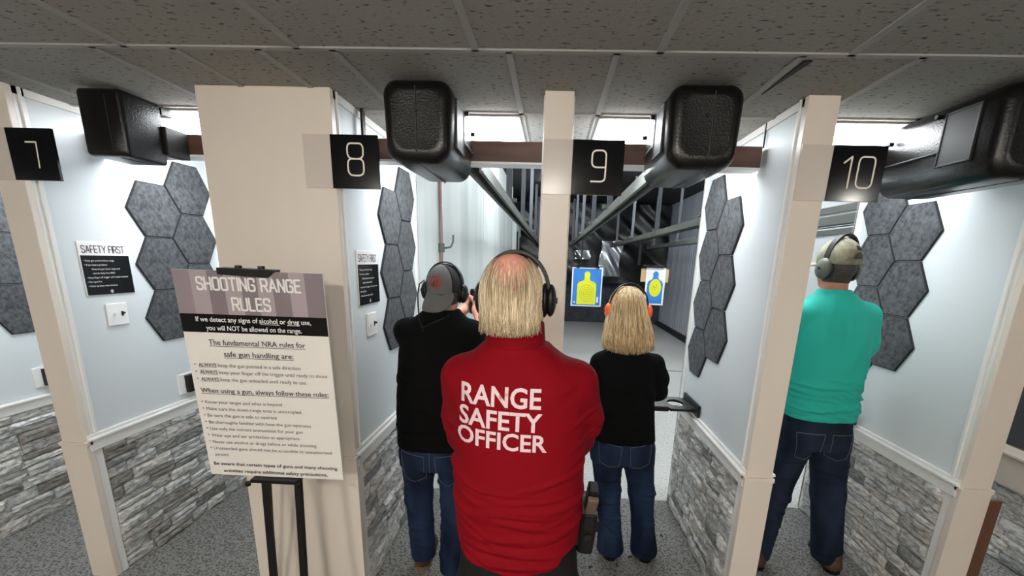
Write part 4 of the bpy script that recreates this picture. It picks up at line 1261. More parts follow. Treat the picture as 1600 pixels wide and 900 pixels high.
f.cut(lambda X, Y, Z: (0.912 + 2.4 * (X - 0.005) ** 2) - Z)
rf = [((0.02, -0.14, z), (1, 0, s), L, w, a) for z, s, L, w, a in ((0.90, 0.10, 0.14, 0.012, 0.010), (0.945, 0.05, 0.16, 0.012, 0.010), (0.985, -0.04, 0.15, 0.010, 0.008), (1.03, 0.10, 0.15, 0.011, 0.008), (1.075, -0.10, 0.12, 0.010, 0.006), (1.11, 0.12, 0.11, 0.010, 0.006))]
rf += [((-0.15, -0.10, 1.10), (1, 0, -0.25), 0.07, 0.009, 0.006), ((-0.15, -0.10, 1.15), (1, 0, -0.35), 0.07, 0.009, 0.006), ((0.16, -0.09, 1.12), (1, 0, 0.30), 0.07, 0.009, 0.006), ((0.16, -0.09, 1.05), (1, 0, 0.35), 0.08, 0.009, 0.006), ((0.19, -0.03, 1.28), (1, 0, 0.1), 0.06, 0.010, 0.006), ((0.20, -0.03, 1.33), (1, 0, -0.2), 0.05, 0.009, 0.006), ((-0.20, -0.02, 1.26), (1, 0, 0.2), 0.05, 0.009, 0.006), ((-0.20, -0.02, 1.31), (1, 0, 0.35), 0.05, 0.009, 0.005), ((0.12, -0.11, 1.43), (0.6, 0, 0.6), 0.05, 0.012, 0.004), ((-0.12, -0.11, 1.42), (0.6, 0, -0.6), 0.05, 0.012, 0.004), ((0.10, -0.13, 0.93), (1, 0, 0.45), 0.09, 0.010, 0.006), ((-0.09, -0.13, 0.93), (1, 0, -0.45), 0.09, 0.010, 0.006), ((0.0, -0.14, 0.86), (1, 0, 0.15), 0.12, 0.009, 0.004)]
rng = random.Random(77)
for _ in range(26):
    x0 = rng.uniform(-0.15, 0.17)
    rf.append(((x0, -0.145 + 1.6 * x0 * x0, rng.uniform(0.94, 1.20)), (1, -3.2 * x0 * -1 * 0.0, 0.42 * x0 / 0.17 + rng.uniform(-0.12, 0.16)), rng.uniform(0.03, 0.09), rng.uniform(0.0045, 0.007), rng.uniform(0.003, 0.0065)))
for x0, z0 in ((0.205, 1.30), (0.20, 1.36), (0.19, 1.25), (-0.20, 1.28), (-0.20, 1.33), (-0.18, 1.22), (0.15, 1.20), (-0.14, 1.19)):
    rf.append(((x0, -0.06, z0), (1, 0.3, 0.5 * (1 if x0 > 0 else -1)), 0.05, 0.006, 0.006))
sh = skin_obj('shirt', f, M_red, P1, folds=rf)
f = Field((-0.13, -0.13, 1.50), (0.12, 0.14, 1.62), 0.005)
f.loft([(1.505, -0.008, 0.002, 0.086, 0.088), (1.535, -0.010, 0.003, 0.081, 0.082), (1.594, -0.012, 0.006, 0.077, 0.078)], 0.0, 2.2)
f.loft([(1.545, -0.010, 0.008, 0.071, 0.071), (1.61, -0.012, 0.008, 0.070, 0.070)], 0.004, 2.0, 's')
skin_obj('collar', f, M_red, sh, folds=[((0, -0.08, 1.535), (1, 0, 0.05), 0.09, 0.006, -0.003)])
ty = 1.408
surface_text(P1, sh, 'RANGE', -0.140, 1.393, 0.207, 0.052, 'back_lettering', M_print, 0.022, -0.02)
surface_text(P1, sh, 'SAFETY', -0.145, 1.337, 0.217, 0.049, 'back_lettering', M_print, 0.022, -0.03)
surface_text(P1, sh, 'OFFICER', -0.150, 1.287, 0.236, 0.046, 'back_lettering', M_print, 0.022, -0.035)
# trousers
f = Field((-0.26, -0.22, 0.0), (0.30, 0.24, 0.98), 0.0075)
legs(f, [(-0.085, 0, 0.74), (0.112, 0, 0.74)], [(-0.10, 0.01, 0.46), (0.125, 0.01, 0.46)], [(-0.11, -0.02, 0.05), (0.135, -0.02, 0.05)], 0.100, 0.080, 0.075, [(0.70, 0.016, 0, 0.182, 0.125), (0.82, 0.016, 0, 0.182, 0.132), (0.95, 0.014, 0, 0.172, 0.128)])
f.cut(lambda X, Y, Z: 0.03 - Z)
tr = skin_obj('trousers', f, M_slacks, P1, folds=rand_folds(5, 10, (-0.16, 0.18), (0.1, 0.8), -0.1, (0.05, 0.1), (0.01, 0.015), (0.004, 0.007)))
pocket(P1, tr, 0.085, 0.745, 0.12, 0.12, m=M_slacks)
pocket(P1, tr, -0.065, 0.745, 0.12, 0.12, m=M_slacks)
shoe(P1, (-0.11, -0.10, 0), (-0.14, 0.19, 0), M_black, M_black)
shoe(P1, (0.135, -0.10, 0), (0.165, 0.19, 0), M_black, M_black)
# hair round a bald crown
f = Field((-0.16, -0.16, 1.50), (0.11, 0.16, 1.80), 0.0048)
f.ell(hc + V3(0, -0.010, 0.014), [0.0815, 0.1025, 0.101], 0.01)
f.loft([(1.588, -0.022, -0.012, 0.074, 0.079), (1.61, -0.023, -0.006, 0.078, 0.088), (1.66, -0.025, 0.008, 0.0805, 0.098)], 0.004, 2.1)
f.cut(lambda X, Y, Z: Y - (0.012 + 0.25 * (Z - 1.62)))
f.ell((-0.022, -0.065, 1.790), [0.100, 0.105, 0.118], 0.014, 's')
f.ell((-0.020, 0.05, 1.80), [0.075, 0.11, 0.080], 0.012, 's')
hb = skin_obj('hair', f, M_hair, P1)
at = hb.data.color_attributes.new('Col', 'FLOAT_COLOR', 'POINT')
for v in at.data: v.color = lin((152, 134, 110))
rng = random.Random(21)
HZ = [(1.555, -0.022, -0.012, 0.078, 0.082), (1.585, -0.0225, -0.010, 0.078, 0.084), (1.61, -0.023, -0.006, 0.0795, 0.0905), (1.645, -0.025, 0.008, 0.083, 0.102), (1.67, -0.025, 0.010, 0.0835, 0.1045)]
def skull_r(z):
    if z > 1.67:
        q = max(0.0, 1 - ((z - (hc[2] + 0.014)) / 0.102) ** 2) ** 0.5
        return hc[0], hc[1] - 0.010, 0.0822 * q, 0.1035 * q
    return [float(np.interp(z, [h[0] for h in HZ], [h[c] for h in HZ])) for c in (1, 2, 3, 4)]
paths = []
for i in range(3000):
    th = rng.uniform(-1.8, 1.8)
    side = min(1.0, abs(th) / 1.15) ** 1.5
    z0 = 1.672 + 0.052 * side + rng.gauss(-0.028, 0.026)
    if rng.random() < 0.10: z0 += 0.02
    z0 = max(1.62, min(z0, 1.757))
    z1 = rng.uniform(1.566, 1.612) if rng.random() < 0.8 else z0 - rng.uniform(0.05, 0.09)
    z1 = max(z1, 1.564)
    if abs(th) > 1.25: z1 = max(z1, 1.60)
    lift = rng.uniform(-0.0010, 0.0028); sw = rng.uniform(-0.09, 0.09); out = rng.random() * 0.006; wv = rng.uniform(-0.10, 0.10); P = []
    for k in range(10):
        u = k / 9; z = z0 + (z1 - z0) * u
        cx, cy, a, b = skull_r(z); tt = th * (1 - 0.08 * u) + sw * u * u + wv * math.sin(u * 8) * max(0.0, u - 0.6) * 2.5
        o = lift - 0.002 * (1 - u) ** 4 + (out * max(0.0, (1.635 - z) / 0.04) ** 1.3 if z < 1.635 else 0)
        P.append((cx + (a + o) * math.sin(tt), cy - (b + o) * math.cos(tt), z))
    paths.append(P)
strands('hair_strands', hb, M_hair, paths  , 0.00115, [(206, 188, 154), (180, 160, 126), (152, 134, 106), (216, 200, 168), (190, 170, 136), (166, 146, 116), (224, 212, 186)], 4)
fine = []
for i in range(170):
    th = rng.uniform(-1.2, 1.2); z0 = rng.uniform(1.695, 1.752); z1 = z0 - rng.uniform(0.03, 0.07); sw = rng.uniform(-0.08, 0.08); P = []
    for k in range(6):
        u = k / 5; z = z0 + (z1 - z0) * u
        cx, cy, a, b = skull_r(z); tt = th + sw * u
        P.append((cx + (a - 0.003) * math.sin(tt), cy - (b - 0.003) * math.cos(tt), z))
    fine.append(P)
strands('fine_strands', hb, M_hair, fine, 0.0006, [(228, 206, 178), (214, 188, 160), (226, 196, 172)], 5)
f = Field((-0.14, 0.0, 1.47), (0.10, 0.18, 1.66), 0.005)
f.ell(hc + V3(0, 0.055, -0.098), [0.068, 0.050, 0.052], 0.02)
f.ell(hc + V3(0, 0.045, -0.12), [0.074, 0.045, 0.035], 0.02)
f.ell(hc + V3(0, 0.10, -0.070), [0.024, 0.02, 0.010], 0.006, 's')
skin_obj('beard', f, M_white, P1, label='white beard')
muffs(P1, (-0.014, 0.015, 1.645), 0.090, 0.127, 0.004, M_black, y=-0.005, cup=(0.015, 0.032, 0.043), band_r=0.010)
# holster on the right hip
ho = thing('holster', None, None); ho.parent = P1; ho.location = (0.208, -0.01, 0.88); ho.rotation_euler = (-0.10, 0.06, 0)
m = MB(); rings = []
for z, a, b in ((0.035, 0.020, 0.032), (0.040, 0.024, 0.037), (0.08, 0.026, 0.043), (0.14, 0.027, 0.048), (0.165, 0.024, 0.050)):
    rings.append([(a * max(-1, min(1, 1.25 * math.cos(k * PI / 8))), b * max(-1, min(1, 1.25 * math.sin(k * PI / 8))), z) for k in range(16)])
m.loft(rings); m.build('holster_shell', M_black, ho, local=True, bevel=0.002)
MB().box(-0.045, -0.020, -0.035, 0.035, 0.06, 0.15).box(0.020, 0.034, -0.02, 0.012, 0.10, 0.135).build('belt_clip', M_black, ho, local=True, bevel=0.003)
MB().tube([(0.0, -0.048, 0.10), (0.0, -0.056, 0.10)], 0.010, 10).build('retention_knob', M_blackm, ho, local=True)
MB().prism([(-0.014, -0.020, 0.150), (-0.014, -0.075, 0.245), (-0.014, -0.030, 0.262), (-0.014, 0.020, 0.165)], (-0.028, 0, 0)).build('pistol_grip', M_black, ho, local=True, bevel=0.005)
MB().prism([(-0.015, -0.034, 0.150), (-0.015, -0.079, 0.222), (-0.015, -0.068, 0.232), (-0.015, -0.022, 0.160)], (-0.030, 0, 0)).build('backstrap', M_tan, ho, local=True, bevel=0.003)
MB().box(-0.013, 0.013, -0.040, 0.055, 0.165, 0.192).build('pistol_slide', M_gun, ho, local=True, bevel=0.003)

# ---------------- the man in the black T-shirt
P2 = thing('person', 'person in black T-shirt and backward grey cap aiming a pistol, left of man in red', 'person', (-0.6338, 2.2990, FZ))
P2.scale = (BODY, BODY, BODY)
hc = V3(0.045, 0.045, 1.592)
f = Field((-0.32, -0.25, 0.0), (0.40, 0.72, 1.74), 0.0064)
head(f, hc)
f.cone((0.03, 0.0, 1.36), (0.042, 0.035, 1.53), 0.062, 0.056, 0.03)
f.loft([(0.70, -0.005, 0, 0.160, 0.105), (0.95, 0.005, 0, 0.190, 0.125), (1.15, 0.010, 0, 0.185, 0.120), (1.34, 0.02, 0, 0.165, 0.095), (1.43, 0.03, 0, 0.09, 0.065)], 0.03)
f.chain([(-0.150, 0, 1.376), (-0.135, 0.27, 1.305), (0.055, 0.455, 1.445)], [0.052, 0.042, 0.029], 0.02)
f.chain([(0.190, 0, 1.380), (0.225, 0.25, 1.330), (0.140, 0.440, 1.450)], [0.052, 0.042, 0.029], 0.02)
hand(f, (0.140, 0.440, 1.450), (-0.12, 0.80, 0.55), (-1, 0.15, 0.05), 1, 0.75)
hand(f, (0.060, 0.455, 1.440), (0.35, 0.80, 0.50), (1, -0.15, 0.05), -1, 0.75)
f.chain([(-0.10, 0, 0.74), (-0.10, -0.01, 0.44), (-0.085, -0.03, 0.06)], [0.085, 0.055, 0.042], 0.03)
f.chain([(0.09, 0, 0.74), (0.10, -0.06, 0.44), (0.10, -0.13, 0.06)], [0.085, 0.055, 0.042], 0.03)
skin_obj('body', f, M_skin, P2)
face_parts(P2, hc, brow=M_darkhair)
f = Field((-0.32, -0.25, 0.72), (0.38, 0.36, 1.50), 0.0064)
f.loft([(0.755, -0.004, 0, 0.212, 0.138), (0.95, 0.002, 0, 0.216, 0.148), (1.15, 0.008, 0, 0.208, 0.142), (1.29, 0.014, 0, 0.202, 0.126), (1.385, 0.022, 0, 0.188, 0.110), (1.45, 0.03, 0.005, 0.140, 0.090), (1.498, 0.036, 0.012, 0.080, 0.074)], 0.03)
f.chain([(-0.150, 0.0, 1.376), (-0.145, 0.16, 1.330)], [0.068, 0.060], 0.03)
f.chain([(0.192, 0.0, 1.380), (0.212, 0.15, 1.345)], [0.068, 0.060], 0.03)
f.cone((0.042, 0.045, 1.535), (0.036, 0.01, 1.485), 0.060, 0.060, 0.01, 's')
f.cone((-0.14, 0.215, 1.318), (-0.14, 0.30, 1.30), 0.048, 0.048, 0.004, 's')
f.cone((0.216, 0.205, 1.336), (0.222, 0.30, 1.32), 0.048, 0.048, 0.004, 's')
skin_obj('t_shirt', f, M_blackknit, P2, folds=rand_folds(8, 16, (-0.18, 0.2), (0.8, 1.3), -0.12, (0.06, 0.13), (0.010, 0.016), (0.004, 0.008)))
f = Field((-0.30, -0.30, 0.0), (0.30, 0.24, 0.86), 0.0066)
legs(f, [(-0.108, 0, 0.70), (0.092, -0.01, 0.70)], [(-0.112, -0.01, 0.44), (0.105, -0.06, 0.44)], [(-0.088, -0.035, 0.08), (0.105, -0.135, 0.08)], 0.100, 0.074, 0.070, [(0.64, -0.008, -0.004, 0.192, 0.125), (0.72, -0.008, 0, 0.196, 0.135), (0.83, -0.006, 0, 0.190, 0.125)])
f.cut(lambda X, Y, Z: 0.060 - Z)
jn = skin_obj('jeans', f, M_denim, P2, folds=rand_folds(9, 26, (-0.2, 0.2), (0.06, 0.6), -0.08, (0.04, 0.09), (0.008, 0.013), (0.003, 0.007), 0.7))
pocket(P2, jn, 0.085, 0.665, 0.135, 0.15, m=M_denim, slant=0.006)
pocket(P2, jn, -0.105, 0.665, 0.135, 0.15, m=M_denim, slant=-0.006)
MB().tube([(-0.01, -0.137, 0.76), (-0.01, -0.140, 0.70), (-0.01, -0.133, 0.64)], 0.0014, 5).build('seam_stitching', M_stitch, jn, local=True)
shoe(P2, (-0.085, -0.092, 0), (-0.10, 0.195, 0), M_boot, M_sole, 0.08)
shoe(P2, (0.105, -0.190, 0), (0.14, 0.095, 0), M_boot, M_sole, 0.08)
# cap worn backwards
def cap_field(c, r, h=0.005):
    f = Field((c[0] - 0.17, c[1] - 0.2, c[2] - 0.05), (c[0] + 0.17, c[1] + 0.2, c[2] + 0.16), h)
    f.ell(c + V3(0, -0.006, 0.012), r, 0.01)
    return f
p0 = -0.72
pd = V3(math.sin(p0), -math.cos(p0), 0)
cc = hc + V3(0, 0, 0.012)
f = cap_field(cc, [0.092, 0.112, 0.108])
f.cut(lambda X, Y, Z: np.maximum(cc[2] - 0.016 + 0.25 * (Y - cc[1]) - Z, 0.030 - ((X - cc[0]) * pd[0] + (Y - cc[1]) * pd[1])))
cap = skin_obj('cap', f, M_capgrey, P2)
f = cap_field(cc, [0.0905, 0.1105, 0.1065])
f.cut(lambda X, Y, Z: np.maximum(cc[2] - 0.012 + 0.10 * (Y - cc[1]) - Z, ((X - cc[0]) * pd[0] + (Y - cc[1]) * pd[1]) - 0.029))
skin_obj('mesh_panel', f, M_capblack, cap, label='black mesh half of the cap')
def brim(c, p, r0, r1, z0, drop, half, curve):
    m = MB(); nu, nv = 20, 6; vs = []
    for t in (0.0, -0.004):
        for j in range(nv + 1):
            for i in range(nu + 1):
                a = (i / nu * 2 - 1) * half; v = j / nv
                ex = (1 - abs(i / nu * 2 - 1) ** 3)
                rr = r0 + (r1 - r0) * v * (0.25 + 0.75 * ex)
                an = p + a
                z = z0 - drop * v * (0.25 + 0.75 * ex) - curve * (a / half) ** 2
                vs.append((c[0] + rr * math.sin(an) * 0.90, c[1] - rr * math.cos(an), z + t))
    n = (nu + 1) * (nv + 1); fs = []
    for j in range(nv):
        for i in range(nu):
            q = (j * (nu + 1) + i, j * (nu + 1) + i + 1, (j + 1) * (nu + 1) + i + 1, (j + 1) * (nu + 1) + i)
            fs.append(q); fs.append(tuple(n + k for k in reversed(q)))
    for i in range(nu):
        q = (nv * (nu + 1) + i, nv * (nu + 1) + i + 1); fs.append((q[0], q[1], q[1] + n, q[0] + n))
    return m.add(vs, fs)
brim(cc, p0 + 0.25, 0.104, 0.138, cc[2] - 0.016, 0.098, 1.15, 0.006).build('cap_brim', M_capgrey, cap, smooth=True, local=True)
# round red emblem, laid on the panel
def on_cap(a, z, out, r=(0.092, 0.112, 0.108)):
    zz = (z - (cc[2] + 0.012)) / r[2]; q = math.sqrt(max(0, 1 - zz * zz))
    return Vector((cc[0] + (r[0] + out) * q * math.sin(a), cc[1] - 0.006 - (r[1] + out) * q * math.cos(a), z))
m = MB(); ca, cz = -0.24, cc[2] + 0.030
for k in range(28):
    q = []
    for r_, kk in ((0.032, k), (0.032, k + 1), (0.024, k + 1), (0.024, k)):
        an = 2 * PI * kk / 28; q.append(on_cap(ca + r_ * math.cos(an) / 0.098, cz + r_ * math.sin(an), 0.0022))
    m.add(q, [(0, 1, 2, 3)])
for dx in (-0.006, 0.006):
    P = [on_cap(ca + (dx * 1.3 + 0.006 * math.sin(v * 4)) / 0.098, cz + v * 0.019, 0.0024) for v in (-1, -0.5, 0, 0.5, 1)]
    m.tube(P, 0.0036, 6, flat=0.4)
m.build('emblem', M_emblem, cap, local=True)
f = Field(hc - V3(0.12, 0.14, 0.12), hc + V3(0.12, 0.08, 0.05), 0.005)
f.ell(hc + V3(0, -0.010, -0.02), [0.080, 0.100, 0.075], 0.01)
f.cut(lambda X, Y, Z: np.maximum(Y - hc[1] - 0.005, Z - hc[2]))
f.cut(lambda X, Y, Z: hc[2] - 0.075 - Z)
skin_obj('hair', f, M_darkhair, P2)
mf = muffs(P2, hc + V3(0.0, 0.0, 0.0), 0.094, 0.138, -0.012, M_black, y=-0.012, roll=0.06, cup=(0.024, 0.036, 0.048), wide=0.018)
MB().tube([(-0.102, -0.03, 0.04), (-0.118, -0.06, 0.02), (-0.122, -0.07, -0.03), (-0.112, -0.09, -0.09), (-0.095, -0.120, -0.145), (-0.07, -0.142, -0.19), (-0.06, -0.150, -0.225)], 0.0035, 8).tube([(-0.07, -0.142, -0.19), (-0.04, -0.140, -0.165), (0.02, -0.125, -0.135), (0.05, -0.11, -0.115)], 0.0035, 8).build('cord', M_black, mf, smooth=True, local=True)

# pistol in his hands
t = thing('pistol', 'black pistol held up in both hands by the man in the black T-shirt', 'pistol', (-0.6338 + 0.1128, 2.299 + 0.537, FZ + 1.6115), 0.05)
t.scale = (BODY, BODY, BODY)
MB().box(-0.013, 0.013, -0.045, 0.135, 0.035, 0.064).build('slide', M_gun, t, local=True, bevel=0.003)
MB().box(-0.011, 0.011, -0.035, 0.115, 0.018, 0.036).build('frame', M_black, t, local=True, bevel=0.002)
MB().prism([(-0.0125, -0.040, 0.030), (-0.0125, -0.062, -0.075), (-0.0125, -0.012, -0.085), (-0.0125, 0.012, 0.022)], (-0.025, 0, 0)).build('grip', M_black, t, local=True, bevel=0.004)
MB().tube([(0, 0.012, 0.020), (0, 0.016, -0.008), (0, 0.040, -0.012), (0, 0.056, -0.002), (0, 0.058, 0.020)], 0.004, 6).build('trigger_guard', M_black, t, local=True)
MB().box(-0.010, 0.010, -0.040, -0.032, 0.064, 0.071).box(-0.002, 0.002, 0.120, 0.126, 0.064, 0.070).build('sights', M_black, t, local=True)
MB().tube([(0, 0.135, 0.048), (0, 0.139, 0.048)], 0.008, 10).build('muzzle', M_blackm, t, local=True)

# ---------------- the woman in black
P3 = thing('person', 'person with long blonde hair and orange ear defenders in a black sweater, in lane nine', 'person', (0.4942, 2.4709, FZ))
P3.scale = (BODY, BODY, BODY)
hc = V3(-0.046, 0.020, 1.513)
f = Field((-0.30, -0.22, 0.0), (0.30, 0.52, 1.66), 0.0064)
head(f, hc, 0.97, 0.93)
f.cone((-0.036, 0.0, 1.28), (-0.044, 0.012, 1.46), 0.050, 0.047, 0.03)
f.loft([(0.70, -0.01, 0, 0.150, 0.10), (0.90, -0.01, 0, 0.140, 0.095), (1.05, -0.012, 0, 0.130, 0.088), (1.18, -0.02, 0, 0.140, 0.085), (1.27, -0.03, 0, 0.11, 0.065), (1.33, -0.035, 0, 0.05, 0.045)], 0.03)
f.chain([(-0.178, 0, 1.215), (-0.190, 0.03, 1.02), (-0.035, 0.28, 1.10)], [0.042, 0.034, 0.024], 0.02)
f.chain([(0.125, 0, 1.220), (0.168, 0.04, 1.03), (0.015, 0.28, 1.11)], [0.042, 0.034, 0.024], 0.02)
hand(f, (0.015, 0.285, 1.11), (-0.1, 0.9, 0.25), (-1, 0.1, 0.1), 1, 0.7, 0.9)
hand(f, (-0.055, 0.285, 1.10), (0.25, 0.9, 0.25), (1, -0.1, 0.1), -1, 0.7, 0.9)
f.chain([(-0.095, 0, 0.72), (-0.070, 0, 0.44), (-0.035, 0, 0.06)], [0.082, 0.052, 0.038], 0.03)
f.chain([(0.080, 0, 0.72), (0.128, 0, 0.44), (0.172, 0, 0.06)], [0.082, 0.052, 0.038], 0.03)
skin_obj('body', f, M_skin, P3)
face_parts(P3, hc, 0.97, brow=M_darkhair)
f = Field((-0.30, -0.22, 0.74), (0.30, 0.36, 1.40), 0.006)
f.loft([(0.775, -0.010, 0, 0.182, 0.126), (0.90, -0.010, 0, 0.166, 0.118), (1.04, -0.012, 0, 0.154, 0.108), (1.17, -0.020, 0, 0.160, 0.104), (1.245, -0.028, 0, 0.148, 0.090), (1.295, -0.034, 0, 0.112, 0.076), (1.335, -0.038, 0.005, 0.070, 0.062)], 0.03)
f.chain([(-0.172, 0, 1.215), (-0.190, 0.015, 1.12), (-0.192, 0.035, 1.03)], [0.055, 0.052, 0.048], 0.03)
f.cone((-0.192, 0.035, 1.03), (-0.06, 0.25, 1.09), 0.048, 0.034, 0.02)
f.chain([(0.128, 0, 1.220), (0.162, 0.015, 1.13), (0.176, 0.045, 1.045)], [0.055, 0.053, 0.050], 0.03)
f.cone((0.176, 0.045, 1.045), (0.035, 0.25, 1.10), 0.050, 0.034, 0.02)
skin_obj('sweater', f, M_blackknit, P3, folds=rand_folds(12, 18, (-0.17, 0.15), (0.8, 1.15), -0.1, (0.05, 0.11), (0.009, 0.014), (0.004, 0.007)))
f = Field((-0.26, -0.20, 0.0), (0.30, 0.22, 0.88), 0.0062)
legs(f, [(-0.096, 0, 0.70), (0.082, 0, 0.70)], [(-0.072, 0, 0.43), (0.128, 0, 0.43)], [(-0.046, 0, 0.22), (0.155, 0, 0.22)], 0.094, 0.073, 0.066, [(0.64, -0.008, 0, 0.172, 0.118), (0.74, -0.009, 0, 0.178, 0.125), (0.86, -0.010, 0, 0.160, 0.112)])
f.cone((-0.046, 0, 0.22), (-0.030, -0.005, 0.05), 0.066, 0.082, 0.02)
f.cone((0.155, 0, 0.22), (0.176, -0.005, 0.05), 0.066, 0.082, 0.02)
f.cut(lambda X, Y, Z: 0.025 - Z)
jn = skin_obj('jeans', f, M_denim, P3, folds=rand_folds(13, 30, (-0.12, 0.20), (0.05, 0.55), -0.07, (0.03, 0.08), (0.007, 0.012), (0.003, 0.006), 0.5))
pocket(P3, jn, 0.075, 0.715, 0.125, 0.12, m=M_denim, slant=0.008)
pocket(P3, jn, -0.095, 0.715, 0.125, 0.12, m=M_denim, slant=-0.008)
shoe(P3, (-0.030, -0.075, 0), (-0.045, 0.175, 0), M_shoegrey, M_black, 0.07, 0.040)
shoe(P3, (0.176, -0.075, 0), (0.20, 0.175, 0), M_shoegrey, M_black, 0.07, 0.040)
# long hair
f = Field((-0.25, -0.22, 1.26), (0.16, 0.16, 1.68), 0.0056)
f.ell(hc + V3(0, -0.006, 0.018), [0.088, 0.108, 0.105], 0.01)
HS = [(1.325, -0.038, -0.070, 0.128, 0.045), (1.37, -0.040, -0.062, 0.128, 0.055), (1.43, -0.042, -0.040, 0.116, 0.078), (1.50, -0.045, 0.0, 0.098, 0.108), (1.56, -0.046, 0.012, 0.088, 0.104)]
f.loft(HS, 0.006, 2.2)
f.cut(lambda X, Y, Z: Y - hc[1] - 0.045 - 0.5 * np.maximum(Z - hc[2] - 0.03, 0))
f.ell(hc + V3(0, 0.09, -0.03), [0.068, 0.08, 0.11], 0.01, 's')
hb = skin_obj('hair', f, M_hair, P3)
at = hb.data.color_attributes.new('Col', 'FLOAT_COLOR', 'POINT')
for v in at.data: v.color = lin((172, 144, 106))
zs = [q[0] for q in HS]
def lock_r(z):
    if z > 1.54:
        q = max(0.02, 1 - ((z - (hc[2] + 0.018)) / 0.107) ** 2) ** 0.5
        return hc[0], hc[1] - 0.006, 0.090 * q, 0.110 * q
    w = [float(np.interp(max(z, zs[0]), zs, [q[c] for q in HS])) for c in (1, 2, 3, 4)]
    return w[0], w[1], w[2] + 0.002, w[3] + 0.002
rng = random.Random(31); paths = []
for i in range(2200):
    th = rng.uniform(-1.9, 1.9); th = th * (0.75 + 0.25 * abs(th) / 1.9)
    z0 = 1.634 - rng.random() ** 2 * 0.12 if rng.random() < 0.7 else rng.uniform(1.40, 1.58)
    z1 = 1.318 - 0.012 * math.cos(th * 2) + rng.uniform(-0.022, 0.03)
    if rng.random() < 0.15: z1 += rng.uniform(0.0, 0.06)
    lift = rng.uniform(-0.001, 0.006); ph = rng.uniform(0, 6.28); am = rng.uniform(0.0, 0.05); sw = rng.uniform(-0.12, 0.12); P = []
    for k in range(12):
        u = k / 11; z = z0 + (z1 - z0) * u
        cx, cy, a, b = lock_r(z); tt = th + sw * u * u + am * math.sin(u * 7 + ph) * u
        o = lift + 0.003 * math.sin(u * 9 + ph)
        P.append((cx + (a + o) * math.sin(tt), cy - (b + o) * math.cos(tt), z))
    paths.append(P)
strands('hair_strands', hb, M_hair, paths, 0.0021, [(216, 190, 148), (196, 168, 124), (170, 142, 102), (228, 206, 168), (204, 178, 136), (150, 124, 88)], 6)
muffs(P3, hc + V3(0.004, 0.0, 0.0), 0.102, 0.138, -0.010, M_orange, y=-0.030, cup=(0.022, 0.032, 0.040), wide=0.010, band_r=0.006)

# ---------------- the man in teal
P4 = thing('person', 'person in a teal shirt, jeans and khaki cap, in lane ten behind the post', 'person', (1.6437, 2.5031, FZ))
P4.scale = (BODY, BODY, BODY)
hc = V3(-0.030, 0.035, 1.778)
f = Field((-0.36, -0.22, 0.0), (0.36, 0.66, 1.93), 0.0068)
head(f, hc)
f.cone((-0.035, 0.0, 1.56), (-0.030, 0.022, 1.72), 0.062, 0.057, 0.03)
f.loft([(0.84, 0.005, 0, 0.155, 0.10), (1.10, 0.0, 0, 0.165, 0.105), (1.30, -0.01, 0, 0.175, 0.105), (1.48, -0.02, 0, 0.165, 0.090), (1.60, -0.045, 0, 0.07, 0.06)], 0.03)
f.chain([(0.150, 0, 1.515), (0.208, 0.12, 1.24), (0.020, 0.43, 1.36)], [0.053, 0.043, 0.030], 0.02)
f.chain([(-0.195, 0, 1.515), (-0.240, 0.14, 1.27), (-0.060, 0.43, 1.36)], [0.053, 0.043, 0.030], 0.02)
hand(f, (0.018, 0.435, 1.36), (-0.15, 0.9, 0.2), (-1, 0.1, 0.1), 1, 0.75, 1.05)
hand(f, (-0.062, 0.435, 1.355), (0.3, 0.9, 0.2), (1, -0.1, 0.1), -1, 0.75, 1.05)
f.chain([(0.10, 0, 0.84), (0.155, 0, 0.48), (0.212, -0.02, 0.06)], [0.09, 0.06, 0.044], 0.03)
f.chain([(-0.10, 0, 0.84), (-0.165, 0, 0.48), (-0.215, -0.02, 0.06)], [0.09, 0.06, 0.044], 0.03)
skin_obj('body', f, M_skint, P4)
face_parts(P4, hc, brow=M_darkhair)
f = Field((-0.36, -0.22, 0.90), (0.36, 0.42, 1.72), 0.0062)
f.loft([(0.95, 0.008, 0, 0.190, 0.128), (1.10, 0.002, 0, 0.182, 0.126), (1.30, -0.010, 0, 0.190, 0.126), (1.45, -0.018, 0, 0.190, 0.116), (1.54, -0.022, 0, 0.184, 0.100), (1.59, -0.028, 0.003, 0.150, 0.086), (1.625, -0.030, 0.008, 0.100, 0.074), (1.655, -0.032, 0.012, 0.066, 0.066)], 0.03)
f.chain([(0.150, 0, 1.525), (0.190, 0.04, 1.38), (0.204, 0.100, 1.235)], [0.066, 0.062, 0.056], 0.045)
f.cone((0.204, 0.100, 1.235), (0.10, 0.30, 1.31), 0.056, 0.042, 0.02)
f.chain([(-0.195, 0, 1.515), (-0.225, 0.06, 1.39), (-0.238, 0.13, 1.275)], [0.066, 0.060, 0.056], 0.03)
f.cone((-0.238, 0.13, 1.275), (-0.13, 0.30, 1.325), 0.056, 0.042, 0.02)
f.cone((-0.030, 0.05, 1.72), (-0.032, 0.018, 1.642), 0.060, 0.056, 0.006, 's')
tf = rand_folds(17, 14, (-0.16, 0.18), (0.96, 1.16), -0.11, (0.07, 0.15), (0.010, 0.017), (0.005, 0.010), 0.25)
rng = random.Random(78)
for _ in range(22):
    x0 = rng.uniform(-0.16, 0.18)
    tf.append(((x0, -0.11, rng.uniform(0.98, 1.22)), (1, 0, rng.uniform(-0.45, 0.25)), rng.uniform(0.04, 0.10), rng.uniform(0.006, 0.009), rng.uniform(0.004, 0.008)))
